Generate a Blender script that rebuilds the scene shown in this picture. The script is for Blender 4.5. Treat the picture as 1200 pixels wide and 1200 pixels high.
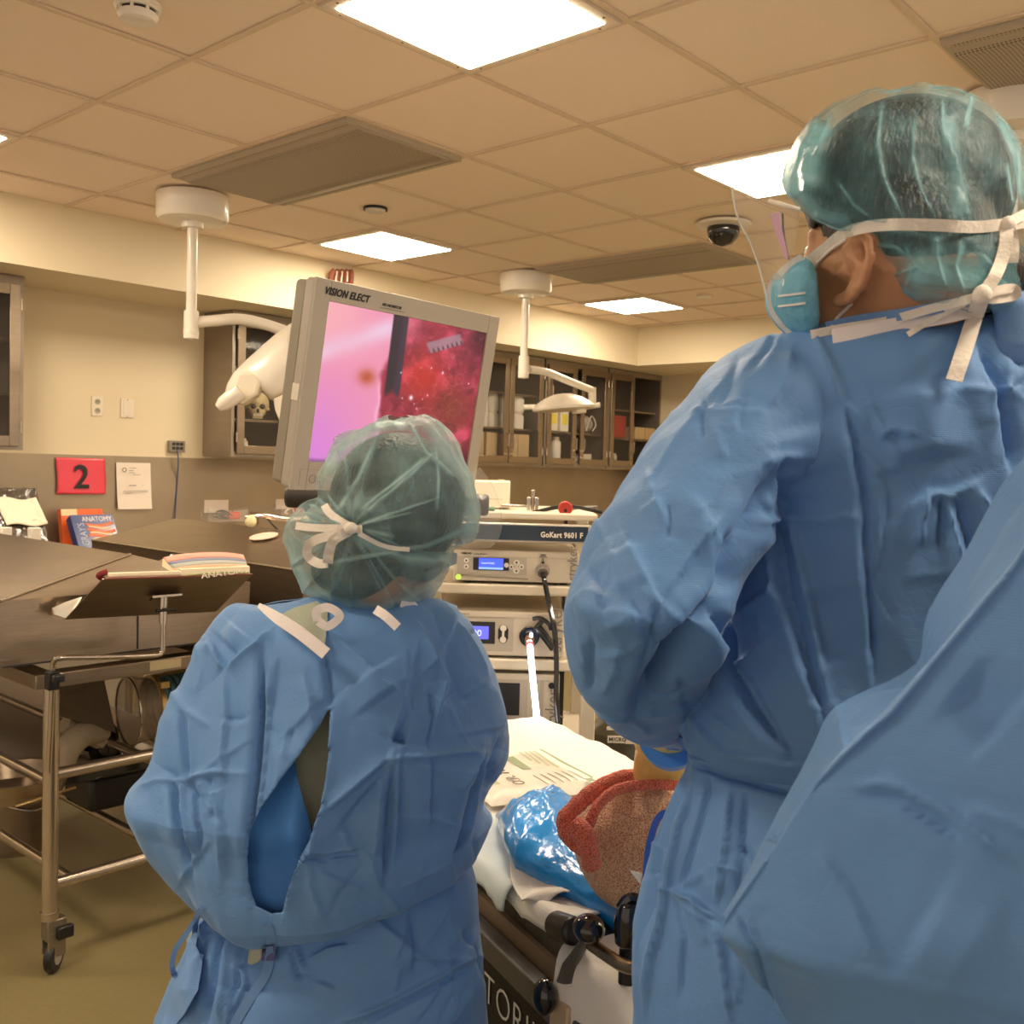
import bpy, bmesh, math, random
import numpy as np
from mathutils import Vector, Matrix, noise
from mathutils.geometry import tessellate_polygon
random.seed(7)
PI = math.pi
S = bpy.context.scene
for o in list(bpy.data.objects): bpy.data.objects.remove(o)
COL = S.collection

# ------------------------------------------------------------ camera
HC = 1.45                       # lens height; the lens stands over the world origin
FPX = 1186.4                    # focal length for a frame 1200 wide
YAW, PIT, ROL = math.radians(41.687), math.radians(-2.559), math.radians(1.645)
_cy, _sy, _cp, _sp, _cr, _sr = math.cos(YAW), math.sin(YAW), math.cos(PIT), math.sin(PIT), math.cos(ROL), math.sin(ROL)
FWD = Vector((_cp*_cy, _cp*_sy, _sp)); _r = Vector((_sy, -_cy, 0)); _u = _r.cross(FWD)
RGT = _r*_cr + _u*_sr; UPV = _u*_cr - _r*_sr
EYE = Vector((0, 0, HC))
cam = bpy.data.cameras.new('camera'); camo = bpy.data.objects.new('camera', cam); COL.objects.link(camo)
camo.matrix_world = Matrix((( RGT.x, UPV.x, -FWD.x, EYE.x), (RGT.y, UPV.y, -FWD.y, EYE.y), (RGT.z, UPV.z, -FWD.z, EYE.z), (0, 0, 0, 1)))
cam.sensor_width = 36; cam.lens = FPX/1200*36; cam.clip_start = 0.05
cam.dof.use_dof = True; cam.dof.focus_distance = 1.9; cam.dof.aperture_fstop = 13.0
S.camera = camo

# ------------------------------------------------------------ world, exposure, lamps
S.view_settings.view_transform = 'Standard'; S.view_settings.look = 'None'
S.view_settings.exposure = 0.12; S.view_settings.gamma = 1; S.view_settings.use_curve_mapping = False
W = bpy.data.worlds.new('world'); S.world = W; W.use_nodes = True
W.node_tree.nodes['Background'].inputs[0].default_value = (1.0, 0.83, 0.67, 1)
W.node_tree.nodes['Background'].inputs[1].default_value = 0.75
PANEL_POWER = 36.0
PANEL_COLOR = (1.0, 0.835, 0.62)
CEIL = HC + 1.226               # 2.676
GX0, GY0, T = 1.697, 2.897, 0.6096   # ceiling grid node and tile size
WY, BY, BX, FX = 5.72, 5.09, 7.30, 8.16   # left wall, left bulkhead face, far bulkhead face, far wall
BZ = 2.357                      # underside of the bulkheads

# ------------------------------------------------------------ helpers
def ray(px, py):
    return FWD + RGT*((px-600)/FPX) - UPV*((py-600)/FPX)
def at(px, py, ax, v):          # the point seen at (px, py) on a plane of the room
    d = ray(px, py); i = 'xyz'.index(ax); return EYE + d*((v-EYE[i])/d[i])
def dep(px, py, D): return EYE + ray(px, py)*D
def onp(px, py, P, n):
    d = ray(px, py); n = Vector(n); return EYE + d*((Vector(P)-EYE).dot(n)/d.dot(n))

MATS = {}
def mat(name, col, rough=.6, metal=0., nz=0., nscale=20., bump=0., bscale=60., stretch=(1,1,1), alpha=1., trans=0., emit=None, es=1., coat=0., spec=.5, sheen=0., sss=0.):
    if name in MATS: return MATS[name]
    m = bpy.data.materials.new(name); m.use_nodes = True; nt = m.node_tree; N = nt.nodes; L = nt.links
    b = N['Principled BSDF']
    b.inputs['Base Color'].default_value = (*col, 1); b.inputs['Roughness'].default_value = rough; b.inputs['Metallic'].default_value = metal
    b.inputs['Specular IOR Level'].default_value = spec
    if coat: b.inputs['Coat Weight'].default_value = coat; b.inputs['Coat Roughness'].default_value = .08
    if alpha < 1: b.inputs['Alpha'].default_value = alpha
    if trans: b.inputs['Transmission Weight'].default_value = trans
    if sheen: b.inputs['Sheen Weight'].default_value = sheen; b.inputs['Sheen Roughness'].default_value = .5
    if sss: b.inputs['Subsurface Weight'].default_value = sss; b.inputs['Subsurface Scale'].default_value = .01; b.inputs['Subsurface Radius'].default_value = (1,.35,.2)
    if emit: b.inputs['Emission Color'].default_value = (*emit, 1); b.inputs['Emission Strength'].default_value = es
    tc = N.new('ShaderNodeTexCoord'); mp = N.new('ShaderNodeMapping'); mp.inputs['Scale'].default_value = stretch
    L.new(tc.outputs['Object'], mp.inputs['Vector'])
    if nz or True:
        n = N.new('ShaderNodeTexNoise'); n.inputs['Scale'].default_value = nscale; n.inputs['Detail'].default_value = 5
        L.new(mp.outputs[0], n.inputs['Vector'])
        r = N.new('ShaderNodeMix'); r.data_type = 'RGBA'
        k = nz if nz else .03
        r.inputs[6].default_value = (*[c*(1-k) for c in col], 1); r.inputs[7].default_value = (*[min(1, c*(1+k)) for c in col], 1)
        L.new(n.outputs['Fac'], r.inputs[0]); L.new(r.outputs[2], b.inputs['Base Color'])
    if bump:
        n2 = N.new('ShaderNodeTexNoise'); n2.inputs['Scale'].default_value = bscale; n2.inputs['Detail'].default_value = 4
        L.new(mp.outputs[0], n2.inputs['Vector'])
        bp = N.new('ShaderNodeBump'); bp.inputs['Strength'].default_value = bump; bp.inputs['Distance'].default_value = .01
        L.new(n2.outputs['Fac'], bp.inputs['Height']); L.new(bp.outputs[0], b.inputs['Normal'])
    MATS[name] = m; return m

SPLIT = dict(gables='gable', buttons='button', button_marks='button_mark', lugs='lug', tie_knots='tie_knot', screws='screw', hinges='hinge', feet='foot',
    ports='port', slots='slot', eyebrows='eyebrow', eye_sockets='eye_socket', brass_clamps='brass_clamp', shelf_holes='shelf_hole', sockets='socket',
    grip_brackets='grip_bracket', back_brackets='back_bracket', lid_brackets='lid_bracket', top_frames='top_frame_rail', clip_bodies='clip_body', frames='frame_bar')
class MB:
    """collects shapes in one bmesh"""
    def __init__(s): s.bm = bmesh.new(); s.n = 0
    def _add(s, verts, faces, M=None):
        vs = [s.bm.verts.new((M @ Vector(v)) if M else v) for v in verts]
        for f in faces:
            try: s.bm.faces.new([vs[i] for i in f])
            except ValueError: pass
        return s
    def box(s, c, d, rz=0, M=None, taper=1.):
        x, y, z = [k/2 for k in d]; t = taper
        v = [(-x,-y,-z),(x,-y,-z),(x,y,-z),(-x,y,-z),(-x*t,-y*t,z),(x*t,-y*t,z),(x*t,y*t,z),(-x*t,y*t,z)]
        Q = Matrix.Translation(c) @ Matrix.Rotation(rz, 4, 'Z')
        if M: Q = M @ Q
        return s._add(v, [(3,2,1,0),(4,5,6,7),(0,1,5,4),(1,2,6,5),(2,3,7,6),(3,0,4,7)], Q)
    def box2(s, a, b, M=None):
        e = .00012*(s.n % 9); s.n += 1      # never two faces in one plane
        return s.box([(p+q)/2 for p, q in zip(a, b)], [max(abs(q-p)-e, 1e-4) for p, q in zip(a, b)], M=M)
    def cyl(s, p0, p1, r0, r1=None, n=24, cap=True, M=None):
        p0, p1 = Vector(p0), Vector(p1); r1 = r0 if r1 is None else r1
        return s.tube([p0, p1], [r0, r1], n, cap, M)
    def tube(s, pts, r, n=10, cap=True, M=None, flat=1.):
        pts = [Vector(p) for p in pts]
        if not hasattr(r, '__len__'): r = [r]*len(pts)
        t0 = (pts[1]-pts[0]).normalized()
        a = t0.orthogonal().normalized()
        if abs(t0.z) < .9: a = t0.cross(Vector((0,0,1))).normalized()
        V, F = [], []
        for i, p in enumerate(pts):
            t = (pts[min(i+1, len(pts)-1)]-pts[max(i-1, 0)])
            t = t.normalized() if t.length > 1e-9 else t0
            a = (a - t*a.dot(t)); a = a.normalized() if a.length > 1e-6 else t.orthogonal().normalized()
            b = t.cross(a)
            for k in range(n):
                w = 2*PI*k/n; V.append(p + a*(math.cos(w)*r[i]) + b*(math.sin(w)*r[i]*flat))
        for i in range(len(pts)-1):
            for k in range(n): F.append((i*n+k, i*n+(k+1) % n, (i+1)*n+(k+1) % n, (i+1)*n+k))
        if cap: F.append(tuple(range(n-1, -1, -1))); F.append(tuple((len(pts)-1)*n+k for k in range(n)))
        return s._add(V, F, M)
    def lathe(s, prof, n=32, M=None):       # prof: (r, z)
        V, F = [], []
        for r, z in prof:
            for k in range(n): w = 2*PI*k/n; V.append((r*math.cos(w), r*math.sin(w), z))
        for i in range(len(prof)-1):
            for k in range(n): F.append((i*n+k, i*n+(k+1) % n, (i+1)*n+(k+1) % n, (i+1)*n+k))
        return s._add(V, F, M)
    def prism(s, poly, vec, M=None):        # poly of 3D points, swept by vec
        n = len(poly); P = [Vector(p) for p in poly]; vec = Vector(vec)
        V = P + [p+vec for p in P]
        F = [tuple(range(n-1, -1, -1)), tuple(range(n, 2*n))] + [(i, (i+1) % n, n+(i+1) % n, n+i) for i in range(n)]
        return s._add(V, F, M)
    def ball(s, c, r, nu=24, nv=16, M=None):
        if not hasattr(r, '__len__'): r = (r, r, r)
        V, F = [], []
        for j in range(nv+1):
            t = PI*j/nv
            for i in range(nu):
                p = 2*PI*i/nu; V.append((c[0]+r[0]*math.sin(t)*math.cos(p), c[1]+r[1]*math.sin(t)*math.sin(p), c[2]+r[2]*math.cos(t)))
        for j in range(nv):
            for i in range(nu): F.append((j*nu+i, (j+1)*nu+i, (j+1)*nu+(i+1) % nu, j*nu+(i+1) % nu))
        s._add(V, F, M); bmesh.ops.remove_doubles(s.bm, verts=s.bm.verts[:], dist=1e-5); return s
    def sheet(s, f, nu, nv, M=None, closed=False):      # f(u, v) -> point
        V = [f(i/(nu if closed else nu-1), j/(nv-1)) for j in range(nv) for i in range(nu)]
        F = []
        for j in range(nv-1):
            for i in range(nu if closed else nu-1): F.append((j*nu+i, j*nu+(i+1) % nu, (j+1)*nu+(i+1) % nu, (j+1)*nu+i))
        return s._add(V, F, M)
    def build(s, name, m, parent=None, world=False, bevel=0, smooth=True, solid=0, sub=0, ang=35):
        if name in SPLIT:           # loose pieces become parts of their own
            seen = set(); last = None
            for v0 in s.bm.verts:
                if v0 in seen: continue
                isl, st = [], [v0]; seen.add(v0)
                while st:
                    v = st.pop(); isl.append(v)
                    for e in v.link_edges:
                        w = e.other_vert(v)
                        if w not in seen: seen.add(w); st.append(w)
                ix = {v: i for i, v in enumerate(isl)}
                q = MB(); q._add([v.co.copy() for v in isl], [tuple(ix[v] for v in f.verts) for f in {f for v in isl for f in v.link_faces}])
                last = q.build(SPLIT[name], m, parent, world, bevel, smooth, solid, sub, ang)
            s.bm.free(); return last
        bmesh.ops.recalc_face_normals(s.bm, faces=s.bm.faces[:])
        me = bpy.data.meshes.new(name)
        if world and parent is not None:
            inv = full(parent).inverted(); bmesh.ops.transform(s.bm, matrix=inv, verts=s.bm.verts[:])
        s.bm.to_mesh(me); s.bm.free()
        o = bpy.data.objects.new(name, me); COL.objects.link(o)
        if m: me.materials.append(m)
        if parent: o.parent = parent
        if solid:
            q = o.modifiers.new('s', 'SOLIDIFY'); q.thickness = solid; q.offset = 0
        if bevel:
            q = o.modifiers.new('b', 'BEVEL'); q.width = bevel; q.segments = 2; q.limit_method = 'ANGLE'; q.angle_limit = math.radians(40)
        if sub:
            q = o.modifiers.new('u', 'SUBSURF'); q.levels = q.render_levels = sub
        if smooth:
            me.polygons.foreach_set('use_smooth', [True]*len(me.polygons))
            me.set_sharp_from_angle(angle=math.radians(ang))
        return o
def full(o):
    M = o.matrix_basis.copy()
    while o.parent: o = o.parent; M = o.matrix_basis @ M
    return M
def tag(o, label=None, cat=None, group=None, kind=None):
    for k, v in (('label', label), ('category', cat), ('group', group), ('kind', kind)):
        if v: o[k] = v
    return o
def thing(name, label, cat, loc=(0,0,0), rz=0, group=None, M=None):
    o = bpy.data.objects.new(name, None); COL.objects.link(o); o.empty_display_size = .05
    if M is not None: o.matrix_basis = M
    else: o.location = loc; o.rotation_euler = (0, 0, rz); o.matrix_basis = Matrix.Translation(loc) @ Matrix.Rotation(rz, 4, 'Z')
    return tag(o, label, cat, group)
def struct(o): o['kind'] = 'structure'; return o
def copy_tree(o, parent=None):
    c = o.copy(); COL.objects.link(c)
    if parent: c.parent = parent
    for ch in [k for k in bpy.data.objects if k.parent == o]: copy_tree(ch, c)
    return c
def text(name, s, size, M, m, parent=None, depth=.0006, sx=1., align='LEFT', world=False, shear=0, bold=0):
    cu = bpy.data.curves.new(name, 'FONT'); cu.body = s; cu.size = size; cu.extrude = depth; cu.align_x = align; cu.shear = shear; cu.offset = bold; cu.space_character = 1.08 if bold else 1.0
    cu.resolution_u = 3
    o = bpy.data.objects.new('tmp', cu); COL.objects.link(o); bpy.context.view_layer.update()
    me = bpy.data.meshes.new_from_object(o.evaluated_get(bpy.context.evaluated_depsgraph_get()))
    bpy.data.objects.remove(o); bpy.data.curves.remove(cu)
    Q = M @ Matrix.Diagonal((sx, 1, 1, 1))
    if world and parent is not None: Q = full(parent).inverted() @ Q
    me.transform(Q); me.name = name
    r = bpy.data.objects.new(name, me); COL.objects.link(r); me.materials.clear(); me.materials.append(m)
    if parent: r.parent = parent
    return r
def frame(o, x, y):            # matrix with origin o, x axis x, y axis y (text runs along x, up along y)
    x = Vector(x).normalized(); z = x.cross(Vector(y)).normalized(); y = z.cross(x)
    return Matrix(((x.x, y.x, z.x, o[0]), (x.y, y.y, z.y, o[1]), (x.z, y.z, z.z, o[2]), (0,0,0,1)))
def rope(pts, n=8):             # smooth path through points
    P = [Vector(p) for p in pts]; P = [P[0]*2-P[1]] + P + [P[-1]*2-P[-2]]; out = []
    for i in range(1, len(P)-2):
        for k in range(n):
            t = k/n; a, b, c, d = P[i-1], P[i], P[i+1], P[i+2]
            out.append(.5*((2*b) + (c-a)*t + (2*a-5*b+4*c-d)*t*t + (3*b-a-3*c+d)*t**3))
    out.append(P[-2]); return out

# ------------------------------------------------------------ materials
STEEL = mat('brushed_steel', (.34,.27,.20), .30, .92, nz=.18, nscale=6, stretch=(1,1,14), bump=.05, bscale=20)
STEELB = mat('splashback_steel', (.41,.335,.245), .42, .8, nz=.2, nscale=3, bump=.03, bscale=8)
STEELD = mat('dull_cabinet_steel', (.36,.31,.255), .45, .75, nz=.12, nscale=4, stretch=(1,1,6), bump=.03)
TUBE = mat('polished_steel_tube', (.58,.50,.42), .24, .95, nz=.1, nscale=5)
CREAM = mat('cream_wall_paint', (.77,.66,.46), .62, nz=.03, nscale=2, bump=.04, bscale=240)
PALEW = mat('pale_wall_paint', (.90,.80,.64), .7)
BULK = mat('bulkhead_paint', (.80,.70,.50), .6, nz=.03, nscale=2, bump=.03, bscale=240)
TILE = mat('ceiling_tile', (.97,.81,.67), .9, nz=.05, nscale=140, bump=.12, bscale=500)
TBAR = mat('ceiling_grid_metal', (.78,.62,.47), .5, nz=.03)
FLOOR = mat('olive_vinyl_floor', (.23,.185,.085), .5, nz=.12, nscale=45, bump=.05, bscale=120)
WHITE = mat('white_enamel', (.84,.78,.68), .35, nz=.02, coat=.3)
PLAST = mat('cream_plastic', (.80,.72,.58), .4)
BEIGE = mat('beige_equipment_enamel', (.66,.58,.46), .4, nz=.03)
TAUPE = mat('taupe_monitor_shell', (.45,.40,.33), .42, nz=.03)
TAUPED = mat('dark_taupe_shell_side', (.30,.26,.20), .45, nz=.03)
BLACK = mat('black_plastic', (.012,.011,.012), .35)
BLACKG = mat('glossy_black_plastic', (.008,.008,.01), .12, coat=.5)
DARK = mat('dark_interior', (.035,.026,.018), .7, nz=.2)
INK = mat('black_ink', (.02,.018,.02), .6)
GREYINK = mat('grey_ink', (.25,.23,.21), .6)
GLASS = mat('cabinet_glass', (.12,.10,.08), .04, alpha=.16, spec=.35)
EMITW = mat('lit_diffuser', (.9,.9,.9), .6, emit=PANEL_COLOR, es=PANEL_POWER)

# ------------------------------------------------------------ room shell
struct(MB().box2((-3.2,-3.2,-.1), (FX+.3,WY+.3,0)).build('floor', FLOOR))
struct(MB().box2((-3.2,-3.2,CEIL+.012), (FX+.3,WY+.3,CEIL+.1)).build('ceiling', TILE))
struct(MB().box2((-3.2,WY,1.447), (FX+.2,WY+.2,CEIL+.01)).build('wall_left', CREAM))
struct(MB().box2((-3.2,WY-.004,0), (FX+.2,WY+.2,1.447)).build('wall_left_splashback', STEELB))
struct(MB().box2((FX,-3.2,0), (FX+.2,WY,CEIL+.01)).build('wall_far', CREAM))
struct(MB().box2((-3.2,BY,BZ), (FX,WY,CEIL+.011)).build('trim_1', BULK))
struct(MB().box2((BX,-3.2,BZ), (FX,BY,CEIL+.011)).build('trim_2', BULK))
g = MB()
for i in range(-8, 11):
    x = GX0+i*T
    if -3.2 < x < BX: g.box2((x-.010,-3.2,CEIL+.004), (x+.010,BY,CEIL+.011))
for j in range(-4, 11):
    y = GY0-j*T
    if -3.2 < y < BY: g.box2((-3.2,y-.010,CEIL+.0035), (BX,y+.010,CEIL+.0105))
struct(g.build('trim_3', TBAR, smooth=False))
def tile_c(u, v): return (GX0+T*(u+.5), GY0-T*(v+.5))

# ------------------------------------------------------------ ceiling fittings
def screw(mb, x, y, z, r=.004): mb.cyl((x,y,z), (x,y,z-.002), r, n=8)
FRAMEM = mat('light_frame_metal', (.80,.68,.55), .5)
SCREW = mat('screw_metal', (.22,.17,.13), .4, .5)
lights = [((0,1),'large square ceiling light panel nearest the camera, cut by the top of the picture'),
          ((3,1),'square ceiling light panel half hidden behind the capped man\'s head'),
          ((3,-3),'square ceiling light panel above the monitor'),
          ((7,-3),'small far square ceiling light panel near the corner of the bulkheads'),
          ((-1,-3),'ceiling light panel at the far left whose frame corner just shows'),
          ((-4,1),'unseen ceiling light panel added behind the camera, over the near floor'),  # this panel and those below are out of view, added for their light
          ((-4,-3),'unseen ceiling light panel added behind the camera, by the left wall'),
          ((-1,5),'unseen ceiling light panel added to the right of the camera'),
          ((3,5),'unseen ceiling light panel added right of the gowned man'),
          ((7,2),'unseen ceiling light panel added far right by the far bulkhead'),
          ((7,6),'unseen ceiling light panel added in the far right part of the room')]
for (u, v), lab in lights:
    cx, cy = tile_c(u, v); h = T/2-.013; k = .258
    t = thing('ceiling_light', lab, 'ceiling light', (cx, cy, CEIL), group='square ceiling light panels')
    m = MB(); z = -.004
    for a, b in (((-h,-h),(h,-k)), ((-h,k),(h,h)), ((-h,-k),(-k,k)), ((k,-k),(h,k))): m.box2((*a, z), (*b, .012))
    m.build('frame', FRAMEM, t, smooth=False)
    MB().box2((-k,-k,-.0065), (k,k,.006)).build('diffuser', EMITW, t)  # lens hung just below its frame so its glowing edges brighten the ceiling
    m = MB()
    for a in (-1,1):
        for b in (-1,1):
            screw(m, a*(k+.02), b*(k-.03), z); screw(m, a*(k-.03), b*(k+.02), z)
        screw(m, a*(k+.02), 0, z); screw(m, 0, a*(k+.02), z)
    if (u, v) in ((0,1),): m.build('screws', SCREW, t, smooth=False)
    else: m.bm.free()

VENT = mat('vent_enamel', (.48,.41,.31), .5, nz=.04)
PERF = bpy.data.materials.new('perforated_vent_sheet'); PERF.use_nodes = True
nt = PERF.node_tree; b = nt.nodes['Principled BSDF']; b.inputs['Roughness'].default_value = .5
tc = nt.nodes.new('ShaderNodeTexCoord'); vo = nt.nodes.new('ShaderNodeTexVoronoi'); vo.inputs['Scale'].default_value = 90; vo.inputs['Randomness'].default_value = 0
cr = nt.nodes.new('ShaderNodeValToRGB'); cr.color_ramp.elements[0].position = .30; cr.color_ramp.elements[0].color = (.10,.075,.05,1)
cr.color_ramp.elements[1].position = .36; cr.color_ramp.elements[1].color = (.45,.38,.29,1)
nt.links.new(tc.outputs['Object'], vo.inputs['Vector']); nt.links.new(vo.outputs['Distance'], cr.inputs[0]); nt.links.new(cr.outputs[0], b.inputs['Base Color'])
for (u0, v0, du, dv), lab in (((1,-2,1,2),'long perforated ceiling air diffuser left of centre, near the white lamp mount'),
                      ((5,-2,1,2),'far perforated ceiling air diffuser behind the dome camera'),
                      ((2,3,1,2),'perforated ceiling air diffuser at the top right corner of the picture')):
    cx, cy = GX0+T*(u0+du/2), GY0-T*(v0+dv/2); hx, hy = du*T/2-.013, dv*T/2-.013
    t = thing('air_diffuser', lab, 'air vent', (cx, cy, CEIL), group='perforated ceiling air diffusers')
    m = MB()
    for a, b2 in (((-hx,-hy),(hx,-hy+.02)), ((-hx,hy-.02),(hx,hy)), ((-hx,-hy),(-hx+.02,hy)), ((hx-.02,-hy),(hx,hy))): m.box2((*a,-.014), (*b2,.012))
    m.build('frame', VENT, t, smooth=False)
    # face plate bowed down, with two pressed folds
    prof = [(-hx+.012,-.010),(-hx+.09,-.024),(-hx+.13,-.020),(hx-.13,-.020),(hx-.09,-.024),(hx-.012,-.010)]
    m = MB(); m.prism([(x,-hy+.012,z) for x, z in prof]+[(hx-.012,-hy+.012,.01),(-hx+.012,-hy+.012,.01)], (0,2*hy-.024,0))
    m.build('face_plate', PERF, t, smooth=False)

t = thing('smoke_detector', 'round white smoke detector on the ceiling at the top left', 'smoke detector', (1.395,2.655,CEIL))
MB().lathe([(0,0),(.062,0),(.062,-.012),(.055,-.018),(0,-.018)]).build('base', WHITE, t)
MB().lathe([(0,-.018),(.048,-.018),(.048,-.026),(0,-.026)]).build('chamber', INK, t)
m = MB().lathe([(.0,-.026),(.052,-.026),(.054,-.032),(.046,-.044),(.03,-.05),(0,-.052)])
for k in range(8):
    a = 2*PI*k/8; m.box((.051*math.cos(a),.051*math.sin(a),-.022), (.006,.008,.012), a)
m.build('cover', WHITE, t)
t = thing('dome_camera', 'black dome security camera on a round cream plate on the ceiling', 'security camera', (4.435,2.609,CEIL))
MB().lathe([(0,0),(.135,0),(.13,-.012),(.075,-.02),(0,-.02)]).build('mounting_plate', WHITE, t)
MB().lathe([(.078,-.018),(.08,-.035),(.072,-.07),(.045,-.1),(0,-.112)]).build('dome', BLACKG, t)
for p, lab in (((3.246,3.835),'round flush sprinkler cap in a ceiling tile above the monitor light panel'), ((6.18,3.762),'small far sprinkler cap in a ceiling tile beyond the far diffuser')):
    t = thing('sprinkler_cap', lab, 'sprinkler', (*p, CEIL+.01), group='ceiling sprinkler caps')
    MB().lathe([(0,-.02),(.046,-.02),(.05,-.016),(.05,0)]).build('cap', WHITE, t)
    MB().lathe([(.051,0),(.056,-.012),(.058,-.012),(.058,0)]).build('ring', INK if p[0] < 4 else TBAR, t)

# ------------------------------------------------------------ surgical lamps
def canopy(t, r=.165):
    MB().lathe([(0,.0),(r,0),(r,-.10),(r-.012,-.118),(.05,-.122),(.05,-.15),(0,-.15)], 48).build('ceiling_canopy', WHITE, t)
    MB().cyl((.09,-.135,-.118), (.09,-.135,-.128), .008, n=10).build('latch', WHITE, t)
t = thing('surgical_lamp', 'large white surgical lamp head on a ceiling arm, left of the monitor', 'surgical lamp', (2.57,4.35,CEIL))
canopy(t)
p0 = Vector((0,0,-.14)); zj = 2.10-CEIL
MB().cyl((0,0,-.13), (0,0,zj), .024).build('drop_tube', WHITE, t)
J = Vector((2.57,4.35,2.07))
m = MB(); m.cyl((0,0,zj+.04), (0,0,zj-.09), .034, n=24); m.ball((0,0,zj-.06), .036); m.build('elbow_joint', WHITE, t)
arm = [at(228,378,'y',4.35), at(250,376,'y',4.31), at(280,374,'y',4.27), at(310,380,'y',4.22), at(345,392,'y',4.16), at(375,402,'y',4.1)]
MB().tube(rope(arm), .027, 14).build('curved_arm', WHITE, t, world=True)
# lamp head: an egg shell seen from its side, hollow towards the lower left
hc = dep(338,428,4.55)
hx = (dep(300,478,4.55)-dep(372,378,4.62)).normalized()      # long axis, down-left
hn = FWD.cross(hx).normalized()                              # across
hf = hx.cross(hn).normalized()
HM = Matrix(((hx.x,hn.x,hf.x,hc.x),(hx.y,hn.y,hf.y,hc.y),(hx.z,hn.z,hf.z,hc.z),(0,0,0,1)))
def outline(pxs, D): return [dep(x,y,D) for x, y in pxs]
sil_top = [(262,468),(266,450),(274,436),(286,424),(304,408),(322,392),(342,378),(362,368),(384,362)]
sil_bot = [(262,468),(285,464),(300,450),(318,470),(328,466),(345,452),(362,440),(376,424),(386,400)]
def head(u, v):
    k = v*8; i = min(int(k), 7); f = k-i
    a = Vector(sil_top[i]).lerp(Vector(sil_top[i+1]), f); b = Vector(sil_bot[i]).lerp(Vector(sil_bot[i+1]), f)
    c = (a+b)/2; h = (a-b)/2; w = 2*PI*u
    q = c + h*math.cos(w); rr = max(h.length, 2)/FPX*4.55
    return dep(q.x, q.y, 4.55 - .9*rr*math.sin(w))
MB().sheet(head, 40, 34, closed=True).build('lamp_head', WHITE, t, world=True, ang=80)
m = MB(); m.prism([dep(x,y,4.44) for x, y in ((279,438),(296,437),(305,446),(300,462),(283,474),(268,468))], FWD*.08)
m.build('light_cover', PLAST, t, world=True, bevel=.01)
MB().tube([dep(282,458,4.42),dep(272,466,4.42),dep(262,473,4.42),dep(256,478,4.42)], [.034,.037,.034,.02], 16).build('handle', WHITE, t, world=True)
m = MB(); m.prism([dep(x,y,4.48) for x, y in ((320,467),(328,464),(346,452),(346,500),(338,520),(322,480))], FWD*.02)
m.build('side_panel', PLAST, t, world=True, bevel=.004)
MB().tube([dep(x,y,4.42) for x, y in ((352,372),(342,384),(338,398),(342,410),(348,416))], .007, 8).build('seam', PLAST, t, world=True)

t = thing('surgical_lamp', 'small far white surgical lamp on a ceiling arm, in front of the glass cabinets', 'surgical lamp', (4.90,4.30,CEIL))
canopy(t)
MB().cyl((0,0,-.13), (0,0,2.14-CEIL), .024).build('drop_tube', WHITE, t)
m = MB(); m.cyl((0,0,2.16-CEIL), (0,0,2.02-CEIL), .034, n=24); m.ball((0,0,2.05-CEIL), .036); m.build('elbow_joint', WHITE, t)
DL = 6.35
arm = [at(620,433,'y',4.3), at(640,436,'y',4.3), at(660,444,'y',4.32), at(680,452,'y',4.34), at(693,457,'y',4.36)]
MB().tube(rope(arm), .026, 12).build('curved_arm', WHITE, t, world=True)
MB().tube([at(694,454,'y',4.36), at(694,478,'y',4.36)], .028, 14).build('drop_joint', WHITE, t, world=True)
lc = at(660,474,'y',4.36)
m = MB(); Q = Matrix.Translation(lc) @ Matrix.Rotation(YAW-PI/2, 4, 'Z') @ Matrix.Rotation(-.10, 4, 'Y')
m.lathe([(0,.075),(.06,.07),(.13,.045),(.19,.01),(.215,-.02),(.21,-.035),(.16,-.045),(0,-.05)], 40, Q)
m.build('lamp_dish', WHITE, t, world=True)
MB().tube([Q @ Vector((x,0,z)) for x, z in ((-.27,.0),(-.2,-.002),(-.1,-.035))], .018, 12).build('side_handle', WHITE, t, world=True)
MB().tube([Q @ Vector((x,0,z)) for x, z in ((.25,-.02),(.15,-.03),(.1,-.035))], .018, 12).build('side_handle', WHITE, t, world=True)
MB().lathe([(.0,.0),(.05,-.002),(.05,-.03),(0,-.035)], 24, Q @ Matrix.Translation((.1,-.06,-.04))).build('focus_pod', PLAST, t, world=True)
cc = at(1188,150,'z',CEIL-.1)
t = thing('surgical_lamp', 'round cream ceiling canopy of a lamp at the right edge, behind the man\'s cap', 'surgical lamp', (cc.x,cc.y,CEIL))
canopy(t, .16)
MB().cyl((0,0,-.13), (0,0,-.5), .024).build('drop_tube', WHITE, t)
MB().tube([(0,0,-.5),(.1,-.2,-.52),(.2,-.5,-.56)], .026, 12).build('curved_arm', WHITE, t)

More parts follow.
